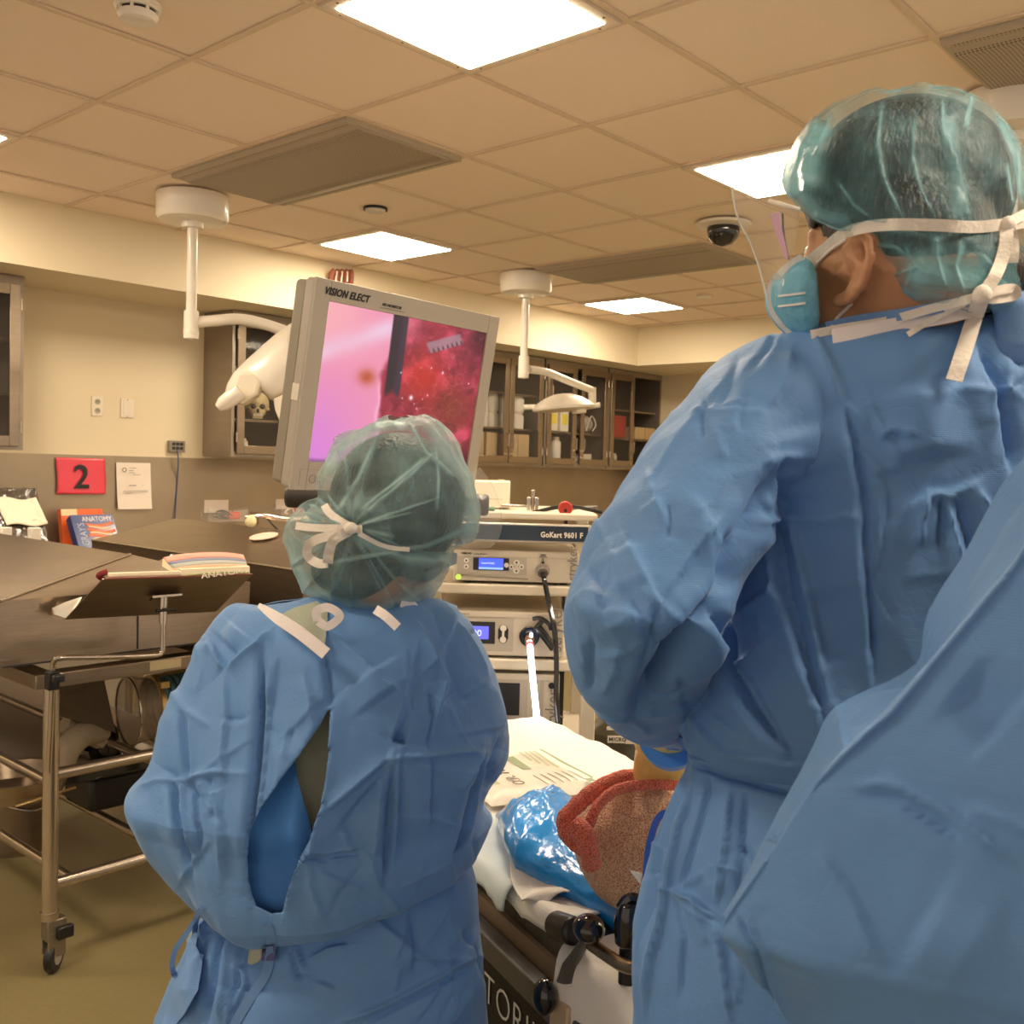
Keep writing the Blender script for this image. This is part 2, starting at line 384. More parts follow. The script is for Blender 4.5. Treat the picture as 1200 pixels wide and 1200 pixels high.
# ------------------------------------------------------------ wall cabinets
CZ0, CZ1, CY = 1.462, 2.352, 5.40
def cabinet(x0, x1, label, doors, shelves=(1.76,2.04), openbox=False, back=WY):
    t = thing('wall_cabinet', label, 'cabinet', ((x0+x1)/2, back-.002, CZ0), group='stainless steel wall cabinets')
    m = MB(); th = .018; yb = back-.002
    m.box2((x0,CY+.02,CZ0), (x0+th,yb,CZ1)); m.box2((x1-th,CY+.02,CZ0), (x1,yb,CZ1))
    m.box2((x0,CY+.02,CZ0), (x1,yb,CZ0+th)); m.box2((x0,CY+.02,CZ1-th), (x1,yb,CZ1))
    m.box2((x0,yb-.01,CZ0), (x1,yb,CZ1))
    m.box2((x0,CY,CZ1-.05), (x1,CY+.02,CZ1)); m.box2((x0,CY,CZ0), (x1,CY+.02,CZ0+.035)); m.box2((x0,CY,CZ0), (x0+.022,CY+.02,CZ1)); m.box2((x1-.022,CY,CZ0), (x1,CY+.02,CZ1))
    m.build('carcass', STEELD, t, world=True, smooth=False)
    MB().box2((x0+.02,yb-.014,CZ0+.02), (x1-.02,yb-.011,CZ1-.02)).build('dark_back_sheet', DARK, t, world=True)  # thin dark sheet in front of the steel back
    for z in shelves: MB().box2((x0+th,CY+.05,z-.016), (x1-th,yb-.015,z)).build('shelf', STEEL, t, world=True)
    for d0, d1, hinge in doors:
        m = MB(); z0, z1 = CZ0+.02, CZ1-.045; w = .052; y0, y1 = CY-.02, CY-.001
        m.box2((d0,y0,z0), (d0+w,y1,z1)); m.box2((d1-w,y0,z0), (d1,y1,z1)); m.box2((d0+w,y0,z0), (d1-w,y1,z0+w)); m.box2((d0+w,y0,z1-w), (d1-w,y1,z1))
        d = m.build('door', STEEL, t, world=True, bevel=.002)
        MB().box2((d0+w,y0+.009,z0+w), (d1-w,y0+.012,z1-w)).build('glass_pane', GLASS, d, world=True)
        hx_ = d1-.026 if hinge < 0 else d0+.026
        MB().tube([(hx_,y0,z0+.12),(hx_,y0-.028,z0+.125),(hx_,y0-.028,z0+.225),(hx_,y0,z0+.23)], .005, 8).build('handle', TUBE, d, world=True)
        MB().cyl((hx_,y0,z0+.06), (hx_,y0-.012,z0+.06), .011, n=14).build('lock', TUBE, d, world=True)
        m = MB(); hx2 = d0-.004 if hinge < 0 else d1+.004
        for z in (z0+.1, z1-.1): m.cyl((hx2,y0,z-.03), (hx2,y0,z+.03), .005, n=8)
        m.build('hinges', TUBE, d, world=True)
    return t
cabinet(1.35, 2.235, 'stainless cabinet whose glass door edge shows at the far left edge', [(1.375,1.79,-1),(1.80,2.21,1)])
cabinet(3.47, 4.36, 'stainless glass cabinet behind the large surgical lamp, holding a skull', [(3.50,3.92,-1),(3.925,4.34,1)], shelves=(1.70,2.02))
cabinet(4.39, 5.53, 'stainless wall cabinet hidden behind the monitor', [(4.42,4.955,-1),(4.965,5.5,1)])
cabinet(5.55, 6.415, 'stainless glass cabinet right of the monitor, with white jars over brown boxes', [(5.57,5.975,-1),(5.985,6.395,1)])
cabinet(6.435, 7.30, 'stainless glass cabinet behind the small surgical lamp, with white spray bottles', [(6.455,6.84,-1),(6.90,7.285,1)])
cabinet(7.315, 8.15, 'rightmost stainless wall cabinet, its right half open with a red bin beside', [(7.335,7.69,-1)], shelves=(1.74,2.0))

# cabinet contents
JAR = mat('white_jar_plastic', (.80,.74,.62), .4)
KRAFT = mat('tan_carton', (.52,.38,.20), .8, nz=.15, nscale=9)
def jar(name, x, z, r, h, lab, grp, m=JAR, y=5.53, lid=None, neck=.6):
    t = thing(name, lab, 'bottle' if 'bottle' in name else 'jar', (x,y,z), group=grp)
    MB().lathe([(0,0),(r,0),(r,h*.78),(r*.9,h*.84),(r*neck,h*.86),(r*neck,h*.88),(0,h*.88)], 20).build('body', m, t)
    MB().lathe([(0,h*1.0),(r*(neck+.06),h*1.0),(r*(neck+.06),h*.87),(0,h*.87)], 20).build('lid', lid or WHITE, t)
    MB().lathe([(r*1.01,h*.18),(r*1.015,h*.19),(r*1.015,h*.62),(r*1.01,h*.63)], 20).build('paper_label', mat('label_paper', (.78,.74,.66), .7), t)
def sq(name, x, z, w, h, lab, grp, m, y=5.55, d=.2, cat='box', mark=None):
    t = thing(name, lab, cat, (x,y,z), group=grp)
    MB().box2((-w/2,-d/2,0), (w/2,d/2,h)).build('carton', m, t, bevel=.003)
    if mark: MB().box2((-w*.32,-d/2-.0015,h*.35), (w*.32,-d/2,h*.85)).build('printed_panel', mark, t)
SH0, SH1, SH2 = CZ0+.018, 1.76, 2.04
for i, x in enumerate((5.70,5.86,6.10,6.24)):
    sq('carton', x, SH0, .135 if i != 1 else .13, .235, 'tan cardboard box on the bottom shelf right of the monitor, %s of four' % ('leftmost', 'second', 'third', 'rightmost')[i], 'tan cartons on the bottom cabinet shelf', KRAFT)
jar('pill_bottle', 5.79, SH1, .065, .25, 'tall white labelled bottle on the middle shelf, nearest the monitor edge', 'white tubs in the cabinet', lid=WHITE, neck=.75)
for (x, z, r), wh in zip(((5.92,SH1,.06),(6.09,SH1,.062),(6.225,SH1,.062)), ('left', 'middle', 'right')):
    jar('tub', x, z, r, .135, 'squat white tub on the middle cabinet shelf, %s one of the lower row' % wh, 'white tubs in the cabinet', neck=.8)
    jar('tub', x, z+.136, r, .135, 'squat white tub stacked on another, %s one of the upper row' % wh, 'white tubs in the cabinet', neck=.8)
YEL = mat('yellow_label', (.85,.72,.05), .6)
sq('glove_box', 6.56, SH1, .10, .17, 'white carton with a yellow panel, left one under the small lamp', 'yellow marked cartons', JAR, mark=YEL, y=5.5)
sq('glove_box', 6.70, SH1, .11, .17, 'white carton with a yellow panel, right one under the small lamp', 'yellow marked cartons', JAR, mark=YEL, y=5.5)
PUR = mat('violet_cap', (.12,.10,.28), .5)
for x, h in ((6.53,.20),(6.60,.19)):
    jar('squeeze_bottle', x, SH0, .034, h, 'slim white squeeze bottle with a %s cap, on the bottom shelf behind the small lamp' % ('white' if x < 6.55 else 'violet'), 'white bottles on the bottom shelf', lid=WHITE if x < 6.55 else PUR, y=5.5)
jar('squeeze_bottle', 6.71, SH0, .045, .235, 'white round shouldered bottle, rightmost on the bottom shelf behind the small lamp', 'white bottles on the bottom shelf', y=5.5)
t = thing('trigger_sprayer', 'white trigger spray bottle standing high in the cabinet above the small lamp', 'spray bottle', (6.62,5.52,SH2))
MB().lathe([(0,0),(.045,0),(.045,.10),(.02,.15),(.016,.17),(0,.17)], 20).build('bottle', JAR, t)
m = MB(); m.box((0,0,.19), (.03,.025,.04)); m.box((.03,0,.2), (.09,.02,.022)); m.box((-.03,0,.195), (.05,.02,.014)); m.build('trigger_head', WHITE, t, bevel=.004)
BAG = mat('grey_bag_film', (.45,.42,.36), .3, nz=.3, nscale=14, bump=.5, bscale=22)
t = thing('equipment_bag', 'grey wrapped bundle on the middle shelf right of the small lamp', 'bag', (7.07,5.5,SH1))
MB().ball((0,0,.08), (.1,.09,.08)).build('wrap', BAG, t); MB().tube(rope([(-.06,-.09,.02),(0,-.1,.15),(.08,-.09,.08),(.02,-.1,.02)]), .006, 8).build('strap', WHITE, t)
jar('tub', 7.0, SH0+.0, .05, .09, 'small pale jar on the bottom shelf right of the small lamp', 'white tubs in the cabinet', y=5.5)
sq('carton', 7.03, SH0, .12, .10, 'small white carton on the bottom shelf right of the small lamp', 'tan cartons on the bottom cabinet shelf', JAR, y=5.45, d=.1)
RED = mat('red_plastic', (.55,.05,.03), .4)
t = thing('sharps_bin', 'red plastic sharps bin on the middle shelf of the rightmost cabinet', 'bin', (7.52,5.5,1.74))
MB().box((0,0,.09), (.2,.15,.18), taper=1.08).build('body', RED, t, bevel=.01); MB().box((0,0,.19), (.21,.16,.02)).build('lid', RED, t, bevel=.005)
jar('squeeze_bottle', 7.48, SH0, .035, .19, 'pale bottle under the red bin in the rightmost cabinet', 'white bottles on the bottom shelf', y=5.5, m=PLAST)
jar('squeeze_bottle', 7.56, SH0, .028, .12, 'short pale bottle under the red bin in the rightmost cabinet', 'white bottles on the bottom shelf', y=5.5, m=PLAST)
for x, lab in ((7.82,'left'), (7.99,'right')):
    sq('carton', x, 1.74, .15, .11, 'brown cardboard box on the open shelf, %s of the pair' % lab, 'brown boxes on the open shelf', KRAFT, y=5.5)
# skull
BONE = mat('bone', (.62,.50,.27), .6, nz=.25, nscale=30, bump=.3, bscale=70)
SK = at(303,467,'y',5.5); t = thing('model_skull', 'yellowish human skull model on the cabinet shelf under the large surgical lamp', 'skull', (SK.x,5.52,1.70), rz=-.5)
m = MB(); m.ball((0,0,.105), (.078,.095,.078)); m.ball((.0,-.055,.055), (.052,.04,.045)); m.box((0,-.07,.022), (.06,.04,.03), taper=.9)
for s_ in (-1,1): m.tube([(s_*.045,-.08,.07),(s_*.068,-.05,.068),(s_*.072,0,.075)], .009, 8)
m.build('cranium', BONE, t, ang=60)
m = MB()
for s_ in (-1,1): m.ball((s_*.027,-.087,.083), (.018,.012,.017))
m.ball((0,-.095,.055), (.009,.008,.014)); m.build('eye_sockets', INK, t)
m = MB()
for k in range(8): m.box((-.024+.007*k,-.092,.03), (.006,.006,.014))
m.build('teeth', JAR, t)
jar('tub', 3.62, SH0, .03, .10, 'small figure-like pale jar at the bottom of the skull cabinet', 'white tubs in the cabinet', y=5.5, m=PLAST)
for k in range(3): sq('folder', 4.02+.07*k, 1.70, .05, .27, 'upright grey folder in the skull cabinet, %s of three' % ('left', 'middle', 'right')[k], 'grey folders in the skull cabinet', BAG)

# ------------------------------------------------------------ wall fittings
WN = Vector((0,-1,0))
def wallbox(name, lab, cat, p, q, m, d=.008, y=WY, bev=.002):
    a, b = at(*p, 'y', y), at(*q, 'y', y); x0, x1, z0, z1 = min(a.x,b.x), max(a.x,b.x), min(a.z,b.z), max(a.z,b.z)
    t = thing(name, lab, cat, ((x0+x1)/2, y, (z0+z1)/2)); w, h = (x1-x0)/2, (z1-z0)/2
    MB().box2((-w,-d,-h), (w,0,h)).build('cover_plate', m, t, bevel=bev); return t, w, h
t, w, h = wallbox('power_outlet', 'cream duplex power outlet on the cream wall, left of the blank plate', 'outlet', (107,464), (120,488), PLAST)
m = MB(); [m.cyl((0,-.008,z), (0,-.0105,z), .017, n=20) for z in (-.026,.026)]; m.build('sockets', mat('grey_socket', (.42,.38,.27), .5), t)
m = MB(); [m.box((x,-.011,z), (.003,.002,.011)) for z in (-.024,.028) for x in (-.006,.006)]; m.build('slots', INK, t)
t, w, h = wallbox('blank_plate', 'cream blank wall plate beside the power outlet', 'wall plate', (141,467), (156,490), PLAST)
MB().box((0,-.009,0), (.05,.003,.09)).build('insert', PLAST, t, bevel=.001)
m = MB(); [m.cyl((0,-.008,z), (0,-.0115,z), .003, n=8) for z in (-.05,.05)]; m.build('screws', SCREW, t)
t, w, h = wallbox('network_outlet', 'grey network jack box low on the cream wall with a blue cable', 'outlet', (196,516), (214,530), mat('grey_box', (.25,.22,.17), .5), d=.03)
m = MB(); [m.box((x,-.031,z), (.02,.003,.017)) for x in (-.026,0,.026) for z in (-.012,.014)]; m.build('ports', INK, t)
a = at(207,530,'y',WY-.03)
tag(MB().tube(rope([a+Vector((0,-.005,.02)), a+Vector((0,-.02,-.05)), at(208,560,'y',WY-.01), at(206,590,'y',WY-.01), at(205,612,'y',WY-.02), at(205,640,'y',WY-.03)]), .004, 8).build('network_cable', mat('blue_cable', (.07,.09,.20), .5)), 'thin blue network cable hanging down the steel wall from the grey box', 'cable')
# pink sign
SIGN = mat('pink_sign_card', (.80,.055,.09), .28, nz=.06, nscale=8, bump=.25, bscale=9, coat=.6)
a, b = at(66,536,'y',WY-.012), at(123,579,'y',WY-.012)
t = thing('number_sign', 'pink laminated sign with a black number 2 on the steel wall', 'sign', ((a.x+b.x)/2, WY-.006, (a.z+b.z)/2)); w, h = (b.x-a.x)/2, (a.z-b.z)/2
MB().sheet(lambda u, v: (-w+2*w*u+.004*math.sin(5*v), -.012-.006*math.sin(3*u+2*v)*(1-v), -h+2*h*v), 20, 16).build('card', SIGN, t, solid=.001)
text('numeral', '2', .19, frame((-.052,-.0235,-.068), (1,0,0), (0,0,1)), INK, t, bold=.003)
# notice
PAPER = mat('notice_paper', (.86,.76,.66), .8)
a, b = at(135,542,'y',WY-.01), at(176,596,'y',WY-.01)
t = thing('notice_paper', 'white printed notice sheet on the steel wall right of the pink sign', 'paper', ((a.x+b.x)/2, WY-.006, (a.z+b.z)/2), rz=0)
MB().sheet(lambda u, v: (-.108+.216*u+.008*(1-v), -.008-.012*(1-v)**2, -.138+.276*v), 10, 10).build('sheet', PAPER, t)
m = MB()
def rule(m, x0, x1, z, hh=.003): m.box2((x0,-.0245,z), (x1,-.0235,z+hh))
for z, x0, x1 in ((.105,-.035,.01),(.09,-.035,-.005),(.077,-.035,.0),(.066,-.012,.035),(-.03,-.07,.085),(-.037,-.07,.085),(-.045,-.07,-.02)): rule(m, x0, x1, z)
for x0, x1, z in ((-.035,.01,0),(.05,.054,0)): rule(m, x0, x1, z, .006)
m.build('printed_lines', GREYINK, t, smooth=False)
m = MB(); m.lathe([(.009,0),(.014,0),(.014,.001),(.009,.001)], 20, Matrix.Translation((-.065,-.024,.095)) @ Matrix.Rotation(PI/2,4,'X')); m.build('seal_emblem', GREYINK, t)
# clear wall holders with cords
CLEAR = mat('clear_acrylic', (.9,.86,.78), .08, alpha=.12, spec=.8)
CORDR = mat('red_plug', (.65,.06,.04), .4)
def holder(p, q, lab, n=5):
    a, b = at(*p,'y',WY-.01), at(*q,'y',WY-.01); w, h = abs(b.x-a.x)/2, abs(a.z-b.z)/2
    t = thing('wall_holder', lab, 'wall holder', ((a.x+b.x)/2, WY-.005, (a.z+b.z)/2), group='clear acrylic wall holders')
    m = MB(); m.box2((-w,-.09,-h), (w,-.086,h*.1)); m.box2((-w,-.09,-h), (w,0,-h+.004)); m.box2((-w,-.09,-h), (-w+.003,0,h*.3)); m.box2((w-.003,-.09,-h), (w,0,h*.3)); m.build('tray', CLEAR, t, smooth=False)
    MB().box2((-w*.85,-.006,-h*.2), (w*.35,-.001,h)).build('back_card', PAPER, t)
    return t, w, h
t, w, h = holder((236,586), (282,610), 'clear wall holder with black cords and a red clip, left of the plugged outlet')
o_ = Vector((t.location))
random.seed(3)
pts = [(random.uniform(-w*.6,w*.6), -.03-random.uniform(0,.045), random.uniform(-h*.8,h*.1)) for k in range(16)]
c = thing('coiled_cord', 'tangled black cord with a red plug lying in the left wall holder', 'cord', o_+Vector((0,-.04,-.03)))
MB().tube(rope([Vector(p)+o_ for p in pts]), .005, 6).build('cord', BLACK, c, world=True)
m = MB(); m.box(o_+Vector((w*.42,-.05,-h*.45)), (.085,.05,.05)); m.build('plug', CORDR, c, world=True, bevel=.012)
t, w, h = holder((321,585), (352,604), 'clear wall holder half hidden behind the monitor handle and teal cap')
o_ = Vector((t.location))
c = thing('coiled_cord', 'cord with a red plug in the wall holder behind the monitor handle', 'cord', o_+Vector((0,-.04,-.03)))
MB().tube(rope([(o_.x+.03,o_.y-.04,o_.z-.03),(o_.x,o_.y-.05,o_.z),(o_.x-.05,o_.y-.05,o_.z-.03),(o_.x-.02,o_.y-.04,o_.z-.04)]), .006, 6).build('cord', PLAST, c, world=True)
MB().box((o_.x+.06,o_.y-.05,o_.z), (.07,.05,.06)).build('plug', CORDR, c, world=True, bevel=.01)
t, w, h = wallbox('power_outlet', 'steel power outlet on the splashback with a black plug in it', 'outlet', (292,600), (303,615), STEEL)
MB().cyl((0,-.008,-.026), (0,-.011,-.026), .017, n=20).build('socket', mat('violet_socket', (.08,.06,.2), .4), t)
c = thing('plugged_cable', 'black plug and cord leaving the steel power outlet', 'cord', t.location+Vector((0,-.03,.02)))
MB().box((0,-.005,.0), (.035,.045,.03)).build('plug', BLACK, c, bevel=.006)
MB().tube(rope([(.01,-.02,.0),(.05,-.05,-.02),(.08,-.07,-.06),(.12,-.09,-.10)]), .005, 8).build('cord', BLACK, c)
t = thing('wall_figure', 'small red and brown striped object on the bulkhead above the monitor', 'ornament', at(400,324,'y',BY-.03))
m = MB()
for k in range(5): m.tube(rope([at(387+6*k,332,'y',BY-.03), at(388+6*k,322,'y',BY-.04), at(391+5*k,317,'y',BY-.03)]), .016, 8)
m.build('striped_folds', mat('red_brown_cloth', (.30,.10,.06), .7, nz=.5, nscale=30), t, world=True)
m = MB(); [m.tube([at(393+7*k,330,'y',BY-.05), at(395+6*k,318,'y',BY-.05)], .006, 6) for k in range(3)]; m.build('pale_stripes', PLAST, t, world=True)
# books and bagged tray on the wall counter
struct(MB().box2((-2.0,5.08,.855), (FX,WY-.004,.885)).build('wall_counter', STEEL, bevel=.004))
struct(MB().box2((-2.0,5.16,0), (FX,WY-.004,.855)).build('wall_counter_base', STEELD))
def gbook(lab, M, w, h, d, cov, grp=None):
    t = thing('anatomy_book', lab, 'book', M=M, group=grp)
    MB().box2((.004,.004,.003), (w,h-.004,d-.003)).build('pages', mat('page_edges', (.82,.70,.48), .8, nz=.1, nscale=90, stretch=(.2,.2,8)), t)
    m = MB(); m.box2((0,0,0), (w+.002,h,.003)); m.box2((0,0,d-.003), (w+.002,h,d)); m.box2((-.002,0,0), (.001,h,d)); m.build('cover', cov, t, bevel=.001)
    return t
NAVY = mat('navy_cover', (.03,.055,.23), .3, nz=.1, coat=.4); ORG = mat('muscle_orange', (.85,.16,.04), .35, nz=.3, nscale=12, coat=.3); PALE = mat('muscle_pale', (.9,.55,.32), .4)
# leaning book: cover plane faces the camera, leaning back on the wall
c0 = at(90,640,'y',5.45); c0.z = .887; ex = Vector((1,0,0)); ey = Vector((-.16,.55,.82)).normalized()
B = frame(c0, ex, ey); bw, bh = .24, .235
t = gbook('thick blue anatomy textbook leaning on the steel wall below the pink sign', B, bw, bh, .055, NAVY)
zt = .0555
m = MB()
for k in range(4): m.sheet(lambda u, v, k=k: (.075+.158*u, .045+.04*k+.018*v+.01*math.sin(4*u+k), zt), 10, 3)
m.build('cover_illustration', ORG, t, solid=.0004)
m = MB()
for k in range(3): m.sheet(lambda u, v, k=k: (.085+.13*u, .068+.04*k+.012*v+.008*math.sin(4*u+k), zt+.0004), 10, 3)
m.build('cover_illustration', PALE, t, solid=.0004)
MB().box2((.0,bh-.048,zt-.0004), (bw,bh,zt+.0004)).build('cover_band', NAVY, t)
text('title', 'ANATOMY', .045, frame((.058,bh-.043,zt+.001), (1,0,0), (0,1,0)), WHITE, t, sx=.78)
text('title', "GRAY'S", .055, frame((.062,.04,zt+.001), (0,1,0), (-1,0,0)), mat('title_grey', (.5,.55,.62), .5), t, sx=.8)
B2 = frame(c0+Vector((-.012,.05,.03)), ex, ey)
t2 = gbook('orange covered textbook standing behind the blue anatomy textbook', frame(Vector((c0.x-.015,5.605,.887)), ex, Vector((-.05,.2,.97))), .24, .252, .04, mat('orange_cover', (.8,.14,.03), .35, coat=.3, nz=.2))
m = MB(); m.box2((.0,.215,.0405), (.09,.252,.0415)); m.build('cover_band', mat('cream_cover', (.85,.68,.42), .5), t2)
pq = at(142,627,'y',5.4)
t = thing('paper_stack', 'white papers lying on the counter right of the blue textbook', 'papers', (3.05,5.42,.886))
MB().box((0,0,.02), (.40,.28,.03), .15).build('sheets', PAPER, t); MB().box((-.06,-.05,.055), (.36,.22,.02), -.1).build('folder', mat('pale_blue_folder', (.45,.47,.52), .5), t)
MB().cyl((-.17,-.16,.05), (-.17,-.175,.05), .022, n=16).build('ring_clip', INK, t)
# bagged tray leaning at far left
FILM = mat('crinkled_clear_film', (.10,.085,.07), .12, nz=.9, nscale=26, bump=1.0, bscale=24, spec=.9, coat=.6)
PAD = mat('white_pad', (.95,.84,.66), .6, bump=.6, bscale=14, nz=.1)
a = at(-34,640,'y',5.35); a.z = .887; b2 = at(58,640,'y',5.35)
t = thing('wrapped_tray', 'crinkled clear plastic package with a white pad leaning on the wall at the left edge', 'package', (a.x,5.3,.887))
wd = b2.x-a.x
MB().sheet(lambda u, v: (wd*u, .0+.22*v+.012*noise.noise((u*14,v*14,1)), .375*v+.006*noise.noise((u*9,v*9,5))), 44, 36).build('plastic_film', FILM, t, solid=.004)
MB().sheet(lambda u, v: (wd*(.40+.54*u)+.03*(1-v), -.02+.22*(.48+.38*v)+.008*noise.noise((u*9,v*9,8)), .375*(.50+.36*v)+.008*math.sin(7*u)), 24, 16).build('white_pad', PAD, t, solid=.006)
t = thing('white_clip', 'two white clips holding the lid edge at the far left', 'clip', at(6,640,'y',4.6))
m = MB()
for xx in (6, 40):
    p = at(xx,632,'y',4.72); m.box(p+Vector((0,0,.01)), (.05,.03,.09), .2)
m.build('clip_bodies', WHITE, t, world=True, bevel=.004)

# ------------------------------------------------------------ dissecting tables
def table(x0, x1, y0, y1, ze, zr, label, opened):
    t = thing('dissecting_table', label, 'table', ((x0+x1)/2, (y0+y1)/2, 0), group='stainless steel dissecting tables')
    xr = (x0+x1)/2; zb = .885; e = .0015
    m = MB()
    m.box2((x0,y0,zb), (x1,y0+.003,ze)); m.box2((x0,y1-.003,zb), (x1,y1,ze)); m.box2((x0,y0,zb), (x0+.003,y1,ze)); m.box2((x1-.003,y0,zb), (x1,y1,ze)); m.box2((x0,y0,zb), (x1,y1,zb+.004))
    m.build('tank', STEEL, t, world=True, smooth=False)
    # gables
    m = MB()
    for y in (y0, y1): m.prism([(x0,y,ze),(x1 if not opened else x1,y,ze),(xr,y+(.04 if y == y0 else -.04),zr)], (0,.003 if y == y0 else -.003,0))
    m.build('gables', STEEL, t, world=True, smooth=False)
    m = MB(); m.prism([(x0,y0,ze),(xr,y0+.04,zr),(xr,y1-.04,zr),(x0,y1,ze)], (0,0,-.004)); m.build('lid', STEEL, t, world=True, smooth=False)
    if opened:
        m = MB(); m.prism([(x1,y0,ze),(x1+.02,y0+.04,ze-.38),(x1+.02,y1-.04,ze-.38),(x1,y1,ze)], (.004,0,0)); m.build('lid', STEEL, t, world=True, smooth=False)
    else:
        m = MB(); m.prism([(x1,y0,ze),(xr,y0+.04,zr),(xr,y1-.04,zr),(x1,y1,ze)], (0,0,-.004)); m.build('lid', STEEL, t, world=True, smooth=False)
    m = MB(); m.tube([(x0,y0-.002,ze),(xr,y0+.038,zr)], .005, 8); m.tube([(x0,y0,ze),(x0,y1,ze)], .004, 8); m.build('rolled_edge', TUBE, t, world=True)
    # frame
    fx0, fx1, fy0, fy1 = x0+.13, x1-.27, y0+.01, y1-.05
    m = MB(); m.box2((fx0-.04,y0-.01,.812), (fx1+.12,y0+.05,.852)); m.box2((fx0-.04,y1-.05,.812), (fx1+.12,y1,.852)); m.box2((fx0-.04,y0,.812), (fx0+.02,y1,.852)); m.box2((fx1+.1,y0,.812), (fx1+.16,y1,.852))
    m.build('top_frame', STEEL, t, world=True, bevel=.003)
    for ly in (fy0+.02, fy1): MB().cyl((fx1-.02,ly,.24), (fx1-.02,ly,.54), .019).build('post', TUBE, t, world=True)
    for (lx, ly) in ((fx0+.02,fy0+.02), (fx1+.2,fy0+.02), (fx0+.02,fy1), (fx1+.2,fy1)):
        l = MB().cyl((lx,ly,.17), (lx,ly,.82), .0215).build('leg', TUBE, t, world=True)
        MB().cyl((lx,ly,.155), (lx,ly,.175), .025).build('collar', TUBE, l, world=True)
        m = MB(); m.box((lx+.012,ly+.0,.125), (.055,.045,.06)); m.box((lx+.012,ly+.02,.085), (.05,.006,.07)); m.box((lx+.012,ly-.02,.085), (.05,.006,.07))
        m.build('caster_fork', mat('caster_zinc', (.30,.25,.19), .4, .8), l, world=True, bevel=.004)
        MB().box((lx+.03,ly-.03,.118), (.045,.02,.035)).build('brake', BLACK, l, world=True, bevel=.004)
        wc_ = Vector((lx+.012,ly,.043)); MB().cyl(wc_-Vector((.665,-.747,0))*.012, wc_+Vector((.665,-.747,0))*.012, .043, n=28).build('wheel', BLACK, l, world=True, bevel=.004)
        MB().cyl(wc_-Vector((.665,-.747,0))*.015, wc_+Vector((.665,-.747,0))*.015, .022, n=20).build('wheel_hub', TAUPE, l, world=True)
    lx0, lx1 = fx0+.02, fx1
    for z in (.25, .56):
        for y in (fy0+.02, fy1): MB().cyl((lx0,y,z), (lx1+.2,y,z), .017).build('rail', TUBE, t, world=True)
    for x in (lx0+.06, lx1+.02): MB().cyl((x,fy0+.02,.25), (x,fy1,.25), .015).build('rail', TUBE, t, world=True)
    for x in (lx0+.01, lx1-.02): MB().cyl((x,fy0+.02,.53), (x,fy1,.53), .015).build('rail', TUBE, t, world=True)
    return t
t1 = table(1.082, 1.842, 2.75, 4.70, 1.06, 1.163, 'near stainless dissecting table on casters with a pitched lid, behind the book stand', True)
m = MB(); m.box2((1.465,2.7465,.89), (1.468,2.7495,1.055)); m.build('panel_seam', INK, t1, world=True, smooth=False)
m = MB(); m.box2((1.09,2.7465,.882), (1.84,2.7495,.886)); m.build('painted_shadow_strip', INK, t1, world=True, smooth=False)  # black strip paints the shade along the tank's lower edge
MB().box2((1.50,2.737,.822), (1.60,2.74,.848)).build('name_plate', mat('brass_plate', (.70,.58,.33), .4), t1, world=True)
# lid brackets in the open half
m = MB()
for a_, b_ in (((128,652),(134,664)), ((134,664),(150,656)), ((175,664),(203,654))):
    m.tube([at(*a_,'y',2.95), at(*b_,'y',2.93)], .008, 8)
m.ball(at(203,654,'y',2.93), .014); m.build('lid_brackets', TUBE, t1, world=True)
m = MB(); m.box2((1.46,2.80,1.06), (1.465,4.6,1.15)); m.build('centre_divider', mat('mauve_reflecting_steel', (.42,.33,.30), .4, .6), t1, world=True, smooth=False)
t2 = table(1.955, 2.66, 2.62, 4.05, 1.10, 1.184, 'far stainless dissecting table with a closed pitched lid, right behind the first', False)
t = thing('paper_tag', 'small white oval tag lying on the far table lid', 'tag', (0,0,0))
def lidpt(px, py): return onp(px, py, (1.955,3,1.103), Vector((-.084,0,.352)))
c = lidpt(309,630); t.location = c; t.matrix_basis = Matrix.Translation(c)
m = MB(); m.lathe([(0,.0),(.05,.0),(.05,.003),(0,.003)], 24, Matrix.Translation((0,0,.004)) @ Matrix.Rotation(-.24,4,'Y') @ Matrix.Diagonal((1,1.2,1,1))); m.build('card', mat('tag_paper', (.85,.62,.5), .6), t)
c = lidpt(318,618)
t = thing('faucet_tool', 'chrome clamp handle lying on the far table lid beside the teal cap', 'clamp', c)
MB().tube(rope([(-.10,.03,.04),(-.04,.0,.045),(.05,-.02,.03),(.14,-.05,.035)]), .009, 8).build('handle', TUBE, t)
MB().ball((-.08,.02,.025), (.022,.022,.024)).build('pale_knob', mat('pale_yellow_plastic', (.85,.78,.45), .3), t)  # knob in one even pale yellow

# book stand clamped to the near table
t = thing('book_stand', 'steel book rest on a bent rod, clamped to the near dissecting table', 'book stand', (1.25,2.70,.60))
D0 = 2.60
rd = [at(57,905,'y',D0+.05), at(60,840,'y',D0+.04), at(62,785,'y',D0+.03), at(64,774,'y',D0+.02), at(72,771,'y',D0+.01), at(120,770,'y',D0), at(180,768,'y',D0), at(189,764,'y',D0), at(191,755,'y',D0), at(191,700,'y',D0)]
MB().tube(rope(rd, 5), .0075, 12).build('bent_rod', TUBE, t, world=True)
MB().cyl(at(191,730,'y',D0), at(192,697,'y',D0), .011).build('sleeve', TUBE, t, world=True)
m = MB(); m.tube([at(183,716,'y',D0-.02), at(207,714,'y',D0-.02)], .004, 8); m.tube([at(176,703,'y',D0-.01), at(188,694,'y',D0)], .003, 6); m.build('clamp_screw', BLACK, t, world=True)
m = MB(); m.box(at(191,697,'y',D0), (.09,.05,.006)); m.build('mount_plate', TUBE, t, world=True)
